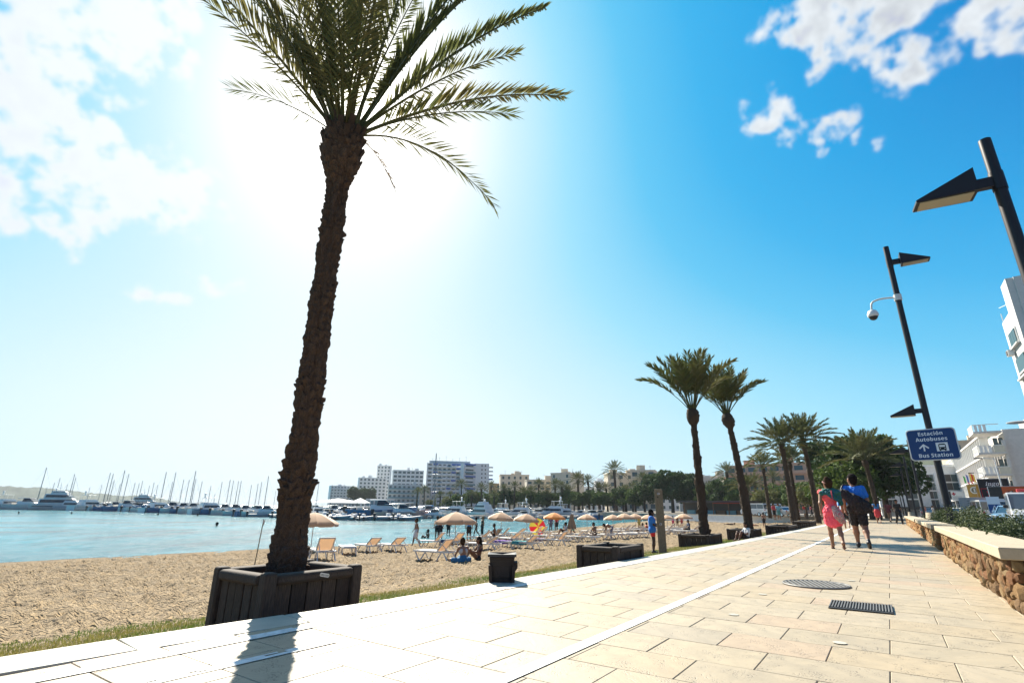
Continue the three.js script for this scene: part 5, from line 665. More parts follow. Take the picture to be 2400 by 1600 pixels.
// size helper values: centre at distance d on the bearing of the pixel column, turned to face the bay
{
  const at = { a1: [-409.63, -320.32], a2: [-381.61, -323.07], a3: [-405.83, -356.23], b1: [-309.97, -298.03], b2: [-275.53, -261.7], c: [-286.51, -320.64], cr: [-265.61, -335.61], d0: [-295.29, -298.67], e1: [-198.97, -275.7], e2: [-188, -271.22], f1: [-155.16, -256.76], f2: [-141.6, -247.34], g1: [-148.05, -294.93], g2: [-135.33, -289.98], h1: [-102.02, -241.32], h2: [-90.02, -233.23], i1: [-91.8, -285.61], j1: [-60.02, -232.37], j2: [-54.12, -254.3], k: [-31.31, -197.53], k2: [-43.34, -210.59], l: [-270.91, -237.08], m: [-78.41, -226.83], fence: [-27.8, -147.4] };
  const T = (p) => Math.atan2(-p[0], -p[1]); // face the camera side of the bay
  const H = (p, k = 0) => T(p) + k;
  house('long white apartment block at the left end of the town', at.a1, H(at.a1, .15), 34, 18, 14, BM.white, { floors: 7, bays: 12, balcony: true, glass: BM.shade });
  house('white block joining the tall white tower on its left', at.a2, H(at.a2, .1), 24, 25, 14, BM.white, { floors: 8, bays: 7, frames: true });
  house('tall narrow white tower rising above the left blocks', at.a3, H(at.a3, -.1), 13, 39, 12, BM.white, { floors: 12, bays: 4, ww: .45, masts: 1 });
  house('white stepped block with dark window rows, upper one', at.b1, H(at.b1, .1), 24, 28, 12, BM.white, { floors: 9, bays: 7, ww: .7, masts: 1 });
  house('turquoise and white hotel under the stepped block', at.b2, H(at.b2, .05), 22, 15, 12, wallMat(.46, .53, .55), { floors: 5, bays: 7, balcony: true, railM: BM.teal });
  house('low sand-coloured house left of the turquoise hotel', at.d0, H(at.d0, 0), 14, 13, 10, BM.beige, { floors: 4, bays: 4 });
  { // balcony tower with blue awnings: long front, angled wing, plain end wall with two window columns
    const p = at.c, t = thing('building', 'tall white balcony tower with blue awnings above the marina', 'building', [p[0], -.15, p[1]], H(p, .06), 'buildings behind the bay'), fl = 11, fh = 3.12, h = fl * fh, w = 37;
    box('wall', BM.white, t, w, h, 14, 0, h / 2, -7); box('roof_terrace', wallMat(.45, .52, .55), t, w * .9, 2.2, 10, 0, h + 1.1, -7); for (const x of [-w / 2 + 4.6, -w / 2 + .5, w / 2]) box('fin', BM.white, t, 1.0, h + .4, 2.2, x, h / 2, 1.0);
    for (let f = 0; f < fl; f++) { const y = f * fh; const s = obj('balcony', paneGeo, BM.white, t); s.scale.set(w, .42, 1.9); s.position.set(0, y + .12, .95);
      for (let b = 0; b < 9; b++) { const X = -w / 2 + 6.8 + b * 3.7, kind = rnd(); if (X > w / 2 - 1.5) continue; const g = obj('window', paneGeo, BM.shade, t); g.scale.set(2.1, 2.0, .2); g.position.set(X, y + 1.4, .02); const r = obj('railing', paneGeo, kind < .28 ? BM.teal : BM.white, t); r.scale.set(3.4, .95, .1); r.position.set(X, y + .75, 1.86); if (kind > .72 || (b > 5 && kind > .4)) { const a = obj('awning', paneGeo, BM.awn, t); a.scale.set(3.6, 1.2, .25); a.position.set(X, y + 2.3, 1.7); a.rotation.x = -.3; } }
      const g2 = obj('window', paneGeo, BM.shade, t); g2.scale.set(2.6, 2, .2); g2.position.set(-w / 2 + 2.6, y + 1.55, .02); const r2 = obj('railing', paneGeo, BM.white, t); r2.scale.set(3.6, .9, .1); r2.position.set(-w / 2 + 2.5, y + .8, 1.86); }
    for (let k = 0; k < 6; k++) { const X = -14 + k * 5.5; obj('aerial', [bar([X, h + 2.2, -6], [X, h + 4.6 + (k % 3), -6], .09, .06, 4), bar([X - .8, h + 4 + (k % 3), -6], [X + .8, h + 4 + (k % 3), -6], .05, .05, 4)], BM.dark, t); }
    const q = at.cr, u = thing('building', 'angled wing and plain white end wall of the balcony tower', 'building', [q[0], -.15, q[1]], H(q, -.02), 'buildings behind the bay'); box('wall', BM.white, u, 12, h + .6, 15, 0, h / 2, -7.5);
    for (let f = 1; f < fl; f++) { for (const x of [.4, 3.2]) { if (f === 5) continue; const g = obj('window', paneGeo, BM.dark, u); g.scale.set(.9, 1.3, .2); g.position.set(x, f * fh + 1.6, .02); } const bal = obj('balcony', paneGeo, f === 7 ? BM.awn : BM.white, u); bal.scale.set(3.4, 1.1, 2.4); bal.position.set(7.6, f * fh + .6, -2.4); const dk = obj('window', paneGeo, BM.shade, u); dk.scale.set(.2, 1.9, 3); dk.position.set(6.03, f * fh + 2.1, -2.4); }
    const wing = new THREE.Group(); wing.name = 'wing'; wing.position.set(-6, 0, 0); wing.rotation.y = .75; u.add(wing); box('wing_wall', BM.white, wing, 12, h, 4, -4.5, h / 2, -2.4);
    for (let f = 0; f < fl; f++) { const s = obj('balcony', paneGeo, BM.white, wing); s.scale.set(12, .3, 1.6); s.position.set(-4.5, f * fh + .15, .3); const r = obj('railing', paneGeo, f % 3 === 1 ? BM.awn : f % 3 ? BM.teal : BM.white, wing); r.scale.set(12, 1.1, .12); r.position.set(-4.5, f * fh + 2.3, .9); const g = obj('window', paneGeo, BM.shade, wing); g.scale.set(8, 1.5, .2); g.position.set(-4.5, f * fh + 1.3, -.36); }
  }
  house('sand-coloured house with flat roof right of the tower', at.e1, H(at.e1, 0), 20, 15, 12, BM.sand, { floors: 5, bays: 5, ww: .35 });
  house('pale house with a small brown roof tower', at.e2, H(at.e2, .1), 18, 20, 12, BM.cream, { floors: 6, bays: 5, ww: .35, clutter: 3 });
  house('stepped cream house with a dark glazed terrace', at.f1, H(at.f1, .15), 24, 15.5, 12, BM.cream, { floors: 5, bays: 7, ww: .6, balcony: true, clutter: 3, masts: 3 });
  house('tall cream gable house right of the stepped one', at.f2, H(at.f2, -.5), 12, 18.5, 16, BM.cream, { floors: 6, bays: 3, ww: .3, masts: 3, skip: (b) => b === 1 });
  house('low white house behind the blue-tinted palm', at.g1, H(at.g1, 0), 22, 13, 12, BM.white, { floors: 4, bays: 6 });
  house('white flat-roofed house left of the balcony house', at.g2, H(at.g2, .1), 12, 16, 12, BM.white, { floors: 5, bays: 3 });
  house('cream house with roof huts and a teal side', at.h1, H(at.h1, .2), 17, 17, 12, BM.cream, { floors: 5, bays: 4, clutter: 4, masts: 3, ww: .4 });
  house('brown-shaded balcony house with open loggias', at.h2, H(at.h2, -.1), 11, 17.5, 11, BM.cream, { floors: 5, bays: 3, ww: .62, wh: .62, balcony: true, clutter: 2, masts: 3 });
  house('white rooftops behind the big dark trees', at.i1, H(at.i1, 0), 34, 16, 12, BM.white, { floors: 5, bays: 9, clutter: 4, masts: 5 });
  house('wide white villa between the tall palms', at.j1, H(at.j1, .1), 26, 13.2, 12, wallMat(.55, .52, .47), { floors: 4, bays: 7, ww: .55, balcony: true, clutter: 3, masts: 3 });
  house('cream terrace house right of the tall palms', at.j2, H(at.j2, .1), 22, 15, 12, BM.beige, { floors: 5, bays: 6, ww: .5, clutter: 3 });
  house('long pink apartment house behind the palm group', at.k, H(at.k, -.35), 30, 15.5, 14, BM.pink, { floors: 5, bays: 8, ww: .7, wh: .6, balcony: true, railM: BM.pink, frames: true });
  house('pink-brown house left of the long pink one', at.k2, H(at.k2, .1), 12, 12, 12, BM.beige, { floors: 4, bays: 4 });
  house('low glass-fronted pavilion on the marina quay', at.l, H(at.l, 0), 18, 5, 8, BM.white, { floors: 1, bays: 7, ww: .8, wh: .7, clutter: 0, masts: 0, glass: BM.teal });
}
{ // white apartment house at the end of the promenade road
  const c = [8.189, 1.783, -149.78], t = thing('building', 'white four-storey apartment house beyond the lamp posts', 'building', [c[0], -.15, c[2]], .28), m = BM.white, W = 20, Hh = 10.585;
  box('wall', m, t, W, Hh, 14, 0, Hh / 2, -7); box('recess_wall', m, t, 6, Hh - 1.6, .5, 4.2, (Hh - 1.6) / 2, .1); box('cornice', m, t, W + .5, .5, 14.6, 0, Hh + .1, -7); const fh = (Hh - 1.6) / 5;
  for (let f = 1; f < 5; f++) for (const [x, ww] of [[-7.6, 1.4], [-3.6, 2], [.4, 1.4], [4.2, 3], [8.4, 1.4]]) { const y = f * fh + fh * .5; const fr = obj('window', paneGeo, M.white, t); fr.scale.set(ww + .2, 1.7, .2); fr.position.set(x, y, x > 4 && x < 5 ? .32 : .03); for (const s of [-1, 1]) { const g = obj('pane', paneGeo, s > 0 ? BM.shade : BM.dark, t); g.scale.set(ww / 2 - .06, 1.5, .1); g.position.set(x + s * ww / 4, y, x > 4 && x < 5 ? .42 : .13); } const si = obj('sill', paneGeo, m, t); si.scale.set(ww + .4, .14, .4); si.position.set(x, y - .95, .2); }
  box('awning', BM.dark, t, W, .5, 2.4, 0, fh * .95, 1.2);
}
{ // big white hotel on the right: street front with fins and arcades, corner balconies, blank grey side wall
  const z0 = -103, X = 13.2, t = thing('building', 'big white hotel with corner balconies and tall narrow arcades on the right', 'building', [X, -.1, z0], 0), L = 62, D = 26, fh = 3.05, Hh = 4 * fh + .4;
  const wm = wallMat(.60, .58, .55), gm = wm;
  box('wall', wm, t, D - 2.4, Hh, L, D / 2 + 1.2, Hh / 2, -L / 2 - .4); box('side_wall', gm, t, D - 4, Hh - 1.6, .5, D / 2 + 4.3, (Hh - 1.6) / 2, .1); box('side_pilaster', wm, t, .35, Hh - 1.6, .7, 2.1, (Hh - 1.6) / 2, .1); box('roof_wall', wallMat(.55, .47, .44), t, D - 9, 2.2, 10, D / 2 + 2, Hh + 1.1, -8);
  obj('roof_canopy', prism([[0, 0], [5, 1.6], [5, 1.85], [0, .25]], 3.2), BM.roof, t).position.set(12, Hh + 1.4, -4); box('stair_tower', gm, t, 8, 5.2, 8, 22, Hh + 1, -5);
  for (let f = 1; f <= 4; f++) { const y = f * fh; // floor bands, corner balconies
    const sl = box('balcony', wm, t, 3.2, .26, 5.4, .6, y, -1.9); const rs = [-.95, 4.9];
    for (let k = 0; k < 9; k++) { const p = obj('baluster', paneGeo, M.white, t); p.scale.set(.07, .95, .22); p.position.set(-.92, y + .6, -4.4 + k * .58); } for (let k = 0; k < 3; k++) { const p = obj('baluster', paneGeo, M.white, t); p.scale.set(.34, .95, .06); p.position.set(-.6 + k * .5, y + .6, .72); }
    box('handrail', M.white, t, .1, .1, 5.3, -.92, y + 1.1, -1.9); box('handrail', M.white, t, 2.9, .1, .1, .55, y + 1.1, .74); if (f < 4) { box('cloth_panel', wallMat(.62, .58, .46), t, 1.2, .95, .06, 1.4, y + .6, .78); for (const x of [1.35, 1.95]) { const w = box('window', BM.shade, t, .4, 1.7, .12, x, y + 1.3, -.36); box('window_frame', BM.dark, t, .52, 1.9, .06, x, y + 1.3, -.38); } }
    box('floor_band', wm, t, 1.2, .3, L - 5, .7, y, -L / 2 - 2.6);
  }
  for (let f = 0; f < 4; f++) for (let k = 0; k < 24; k++) { const z = -6 - k * 2.3, y = f * fh; const fin = obj('fin', paneGeo, M.white, t); fin.scale.set(1.1, fh - .3, .16); fin.position.set(.75, y + fh / 2 + .1, z); const op = obj('window', paneGeo, f === 2 && k > 4 ? BM.roof : BM.dark, t); op.scale.set(.12, fh * .5, 1.2); op.position.set(1.17, y + fh * .32, z - 1.15); if (f === 2 || f === 0) { const a = obj('arch_panel', paneGeo, f === 2 ? mat(.35, .16, .16, .8) : BM.beige, t); a.scale.set(.14, fh * .42, .9); a.position.set(1.15, y + fh * .74, z - 1.15); } }
  box('arcade_roof', wm, t, 3.4, .3, L - 6, -.6, fh + .1, -L / 2 - 3); for (let k = 0; k < 8; k++) box('column', wm, t, .4, fh, .4, -2, fh / 2, -6 - k * 7);
  const flags = [[[.02, .3, .05], [.6, .6, .58], [.5, .03, .03]], [[.05, .1, .4], [.6, .6, .6], [.5, .03, .04]], [[.6, .45, .05], [.5, .03, .03], [.6, .45, .05]]];
  flags.forEach((c, i) => { const f = thing('flag', ['green, white and red flag on the hotel front', 'blue, white and red flag on the hotel front', 'yellow and red flag on the hotel front'][i], 'flag', [X - .6, 5.6, z0 - 14 + i * 4], .2, 'flags on the hotel'); obj('pole', bar([.6, -.6, 0], [-1.6, 1.2, 0], .03, .02, 5), M.rail, f); c.forEach((q, k) => obj('stripe', grid(6, 2, (u, v) => [-1.5 + .55 * (k + v) / 1.0 * .4 + u * .1, 1.1 - u * 1.2 - (k + v) * .12, .08 * Math.sin(u * 5 + k)]), mat(...q, .8, { side: THREE.DoubleSide }), f)); });
}
{ // tall block high at the right edge
  const X = 14, t = thing('building', 'tall white block with windows and balconies at the right edge', 'building', [X, -.1, -69.5], 0), H = 24.2, Dp = 6.6; const wm = wallMat(.62, .6, .57), gm = wm;
  box('wall', wm, t, 16, H - 3.0, Dp, 8, (H - 3.0) / 2, -Dp / 2); box('upper_wall', wm, t, 16, 3.0, 2.6, 8, H - 1.5, -1.3); box('side_panel', gm, t, 15.4, H, .2, 8.3, H / 2, .1); box('terrace_wall', wm, t, 5, 1.2, .15, 2.6, H - 2.4, -2.75); obj('handrail', [bar([.1, H - 2, -2.7], [.1, H - 1.2, -Dp + .2], .04, .04, 5), bar([.1, H - 3, -Dp + .2], [.1, H - 1.9, -Dp + .2], .04, .04, 5)], M.rail, t);
  for (let f = 0; f < 6; f++) { const y = H - 5.6 - f * 3.1; const big = f > 0; const w = box('window', big ? BM.shade : M.white, t, .2, big ? 2.1 : 1.6, big ? 3.9 : 3.2, -.03, y, -3.1); if (!big) for (let k = 0; k < 3; k++) box('pane', BM.shade, t, .1, 1.35, .92, -.16, y, -4.1 + k * 1.0); else { box('rail', M.white, t, .1, .12, 3.9, -.2, y - .6, -3.1); box('rail', M.white, t, .1, .12, 3.9, -.2, y - .95, -3.1); box('sill', wm, t, .5, .16, 4.2, -.15, y - 1.12, -3.1); } if (!big) { box('sill', wm, t, .4, .14, 3.5, -.12, y - .9, -3.1); const ac = box('air_conditioner', M.white, t, .5, .6, .9, -.35, y - 1.2, -5.0); box('grille', BM.dark, t, .06, .45, .6, -.62, y - 1.2, -5.0); } }
  for (const x of [3, 8]) obj('aerial', [bar([x, H, -1.5], [x, H + 3, -1.5], .04, .03, 5), bar([x - .6, H + 2.4, -1.5], [x + .6, H + 2.4, -1.5], .025, .025, 4)], M.rail, t);
  // ochre house behind the hotel
  house('ochre house with a flat roof behind the white hotel', [27, -190], 0, 22, 19.5, 20, wallMat(.50, .40, .29), { floors: 5, bays: 5, frames: true });
}

// ---------------------------------------------------------------- the mole and the boats
{
  const pts = [[-404.48, -57.14], [-393.92, -79.57], [-251.55, -80.6], [-180.16, -85.37], [-96.5, -71.91], [-80.85, -83.89], [-67.46, -103.15], [-63.1, -129.18]], conc = mat(.34, .31, .27, .9, { metres: true, map: sized(mottleA, 4) });
  for (let i = 0; i < pts.length - 1; i++) { const [x0, z0] = pts[i], [x1, z1] = pts[i + 1], L = Math.hypot(x1 - x0, z1 - z0); const g = beam([x0, -1.35, z0], [x1, -1.35, z1], 4, .9); struct('mole', g, conc); }
  // boulders along the waterline of the inner mole
  const rk = [...Array(5)].map((_, i) => { const g = roughStone(200 + i, 1, .8, 1).toNonIndexed(); g.computeVertexNormals(); return g; }), rm = [mat(.34, .31, .27, .95), mat(.24, .22, .2, .95), mat(.46, .43, .38, .95)];
  let n = 0; for (let i = 4; i < 7; i++) { const [x0, z0] = pts[i], [x1, z1] = pts[i + 1], L = Math.hypot(x1 - x0, z1 - z0), nx = (z1 - z0) / L, nz = -(x1 - x0) / L, sg = (nx * -x0 + nz * -z0) > 0 ? 1 : -1; for (let k = 0; k < L; k += 1.25) { const t = k / L, m = obj('boulder', rk[n % 5], rm[n % 3]); m.position.set(lerp(x0, x1, t) + nx * sg * ran(2, 2.7), -1.5 + ran(-.1, .1), lerp(z0, z1, t) + nz * sg * ran(2, 2.7)); m.scale.setScalar(ran(.8, 1.4)); m.rotation.set(ran(0, 6), ran(0, 6), 0); tag(m, ['mid grey', 'dark grey', 'pale'][n % 3] + ' boulder at the waterline in front of the marina mole', 'boulder', ['mid grey', 'dark grey', 'pale'][n % 3] + ' boulders along the mole'); n++; } }
}
const BT = { hull: mat(.66, .66, .65, .35), blue: mat(.03, .13, .28, .35), navy: mat(.02, .03, .07, .4), pink: mat(.55, .35, .30, .4), deck: mat(.55, .50, .42, .7), teak: mat(.28, .17, .09, .8), win: mat(.02, .03, .04, .12), mast: mat(.22, .22, .23, .45, { metalness: .4 }), sail: mat(.5, .48, .44, .8), cover: mat(.03, .16, .38, .8), tube: mat(.30, .31, .33, .6), out: mat(.03, .03, .035, .5), orange: mat(.6, .12, .05, .6) };
function hullGeo(L, W, D, sheer = .12) { // bow towards +x, waterline at y = 0
  return grid(22, 8, (u, v) => { const a = (v - .5) * 2, s = Math.sign(a), q = Math.abs(a), t = u, bow = Math.pow(Math.max(0, (t - .45) / .55), 2.1), w = W / 2 * (t < .1 ? lerp(.86, 1, t / .1) : 1) * (1 - bow), rake = .06 * L * bow * (q), up = D * (1 + sheer * 4 * Math.pow(t - .35, 2)); const prof = Math.pow(q, .42); return [(t - .5) * L + rake, -.35 * (1 - bow * .6) + (up + .35) * Math.pow(q, 1.7), s * w * prof]; });
}
function deckGeo(L, W, D, sheer = .12) { return grid(22, 2, (u, v) => { const bow = Math.pow(Math.max(0, (u - .45) / .55), 2.1), w = W / 2 * (u < .1 ? lerp(.86, 1, u / .1) : 1) * (1 - bow), up = D * (1 + sheer * 4 * Math.pow(u - .35, 2)); return [(u - .5) * L + .06 * L * bow, up - .03, (v - .5) * 2 * w * -1]; }); }
function transom(L, W, D) { return bx(.06, D * 1.06 + .3, W * .84, -L / 2 + .02, D * .4, 0); }
function boatBase(name, L, W, D, m, sheer) { const t = thing(name, '', 'boat'); const h = obj('hull', [hullGeo(L, W, D, sheer), transom(L, W, D)], m, t); m.side = THREE.DoubleSide; obj('deck', deckGeo(L, W, D, sheer), BT.deck, t); return t; }
const cabinGeo = (x0, x1, w, y0, y1, rakeF, rakeB, z = .82) => mesh3([x0, y0, -w, x1, y0, -w, x1, y0, w, x0, y0, w, x0 + rakeB, y1, -w * z, x1 - rakeF, y1, -w * z, x1 - rakeF, y1, w * z, x0 + rakeB, y1, w * z], [4, 6, 5, 4, 7, 6, 0, 1, 5, 0, 5, 4, 1, 2, 6, 1, 6, 5, 2, 3, 7, 2, 7, 6, 3, 0, 4, 3, 4, 7].reverse()).toNonIndexed();
function cab(name, m, t, ...a) { const g = cabinGeo(...a); g.computeVertexNormals(); return obj(name, g, m, t); }
function sailBoat(hm) { const t = boatBase('sailing_yacht', 12, 3.6, 1.15, hm, .1); cab('cabin', BT.hull, t, -2.6, 3, 1.15, 1.1, 1.75, 1.5, .3); for (const s of [-1, 1]) obj('window', bx(2.6, .22, .04, .1, 1.45, s * 1.07), BT.win, t);
  obj('mast', bar([.6, 1, 0], [.6, 16.5, 0], .15, .11, 7), BT.mast, t); obj('boom', bar([.5, 2.7, 0], [-4.6, 2.6, 0], .08, .07, 6), BT.mast, t); obj('furled_sail', bar([.3, 2.95, 0], [-4.3, 2.85, 0], .2, .12, 7), BT.cover, t); for (const y of [6.5, 11]) obj('spreader', bar([.6, y, -1], [.6, y, 1], .035, .035, 4), BT.mast, t);
  for (const [a, n] of [[[6.1, 1.5, 0], 'forestay'], [[-5.9, 1.2, 0], 'backstay'], [[.3, 1.1, 1.7], 'shroud'], [[.3, 1.1, -1.7], 'shroud']]) obj(n, bar(a, [.6, 16.2, 0], .022, .022, 3, false), BT.mast, t); obj('sprayhood', cabinGeo(-3.6, -2.3, 1.1, 1.7, 2.3, .7, .1), BT.cover, t); for (let k = -5; k < 6; k += 2) for (const s of [-1, 1]) obj('stanchion', bar([k, 1.15, s * 1.6 * (k > 2 ? .6 : 1)], [k, 1.75, s * 1.6 * (k > 2 ? .6 : 1)], .02, .02, 3, false), BT.mast, t); return t; }
function motorBoat(hm) { const t = boatBase('motor_boat', 8, 2.7, .95, hm, .16); cab('cabin', BT.hull, t, -1.2, 2.4, 1.1, .9, 1.55, 1.3, .1); cab('windscreen', BT.win, t, -.4, 1.5, 1.0, 1.5, 2.05, .9, .1); obj('roof', rb(2.0, .1, 1.7, -.3, 2.1, 0, .04), BT.hull, t); obj('rail', tube([[.5, 1.6, 1.1], [2.6, 1.75, .8], [4.0, 1.85, 0], [2.6, 1.75, -.8], [.5, 1.6, -1.1]], .03, 4, 24), M.chrome, t); obj('outboard', [rb(.5, .6, .4, -4.2, 1.1, 0, .1), bx(.2, 1, .2, -4.25, .4, 0)], BT.out, t); obj('seat', rb(.7, .5, 1.8, -2.4, 1.0, 0, .08), BT.sail, t); return t; }
function cruiser(hm) { const t = boatBase('motor_yacht', 14, 4.3, 1.7, hm, .14); cab('saloon', BT.hull, t, -4.2, 3.2, 1.75, 1.6, 3.0, 2.6, .2); for (const s of [-1, 1]) obj('window', mesh3([-3.6, 2.1, s * 1.72, 1.9, 2.1, s * 1.72, .6, 2.75, s * 1.55, -3.5, 2.75, s * 1.55], s > 0 ? [0, 1, 2, 0, 2, 3] : [0, 2, 1, 0, 3, 2]), BT.win, t); cab('windscreen', BT.win, t, .4, 2.72, 1.6, 2.05, 2.8, 1.3, .1, .9); cab('flybridge', BT.hull, t, -3.8, 1.0, 1.55, 3.0, 3.55, .9, .1); obj('roof', rb(3.2, .12, 2.8, -2.0, 5.05, 0, .05), BT.hull, t); for (const [x, z] of [[-3.4, 1.2], [-3.4, -1.2], [-.6, 1.2], [-.6, -1.2]]) obj('roof_post', bar([x, 3.5, z], [x, 5, z], .05, .05, 4), BT.hull, t); obj('radar_arch', [bx(.3, .9, .3, -3.2, 5.5, 0), new THREE.SphereGeometry(.35, 10, 8).translate(-3.2, 6.1, 0), bar([-2.6, 5.1, .5], [-2.9, 7.6, .5], .03, .02, 4)], BT.hull, t); obj('rail', tube([[1, 2.4, 1.9], [4, 2.7, 1.4], [7.2, 3.0, 0], [4, 2.7, -1.4], [1, 2.4, -1.9]], .035, 4, 24), M.chrome, t); obj('hull_stripe', [bx(9, .12, .04, -2, 1.25, 2.1), bx(9, .12, .04, -2, 1.25, -2.1)], BT.blue, t); return t; }
function rib() { const t = thing('inflatable_boat', '', 'boat'); obj('tube', tube([[-2.3, .45, -.85], [.8, .5, -.85], [2.1, .65, -.45], [2.5, .72, 0], [2.1, .65, .45], [.8, .5, .85], [-2.3, .45, .85]], .26, 8, 36), BT.tube, t); obj('hull', cabinGeo(-2.2, 2.1, .7, -.2, .45, .2, 0, 1.05), BT.hull, t); obj('console', rb(.6, .8, .7, -.1, .8, 0, .06), BT.hull, t); obj('windscreen', bx(.05, .35, .6, .25, 1.3, 0), BT.win, t); obj('outboard', [rb(.45, .5, .35, -2.5, 1.0, 0, .08), bx(.18, .9, .18, -2.5, .4, 0)], BT.out, t); return t; }
function bigYacht() { const t = boatBase('large_motor_yacht', 24, 6, 2.6, BT.hull, .1); for (const [i, a] of [[-9, 5.5, 2.6, 2.5, 4.7, 3.2, .3], [-7.5, 2.5, 2.3, 4.7, 6.7, 2.4, .3], [-5.5, .4, 1.9, 6.7, 7.9, 1.4, .4]].entries()) { cab('deckhouse', BT.hull, t, ...a); cab('window_band', BT.win, t, a[0] + .6, a[1] - .35, a[2] + .03, a[3] + .6, a[4] - .45, a[5] * .5, .1, .9); } obj('mast', [bar([-3, 7.9, 0], [-3.4, 11.5, 0], .12, .05, 5), bx(.2, .12, 2.4, -3.2, 9.2, 0), new THREE.SphereGeometry(.5, 10, 8).translate(-4.4, 8.5, 0)], BT.hull, t); obj('hull_stripe', [bx(15, .3, .06, -3, 1.6, 2.95), bx(15, .3, .06, -3, 1.6, -2.95)], BT.navy, t); obj('rail', tube([[3, 3.3, 2.6], [8, 3.7, 1.7], [12, 4.0, 0], [8, 3.7, -1.7], [3, 3.3, -2.6]], .04, 4, 24), M.chrome, t); return t; }
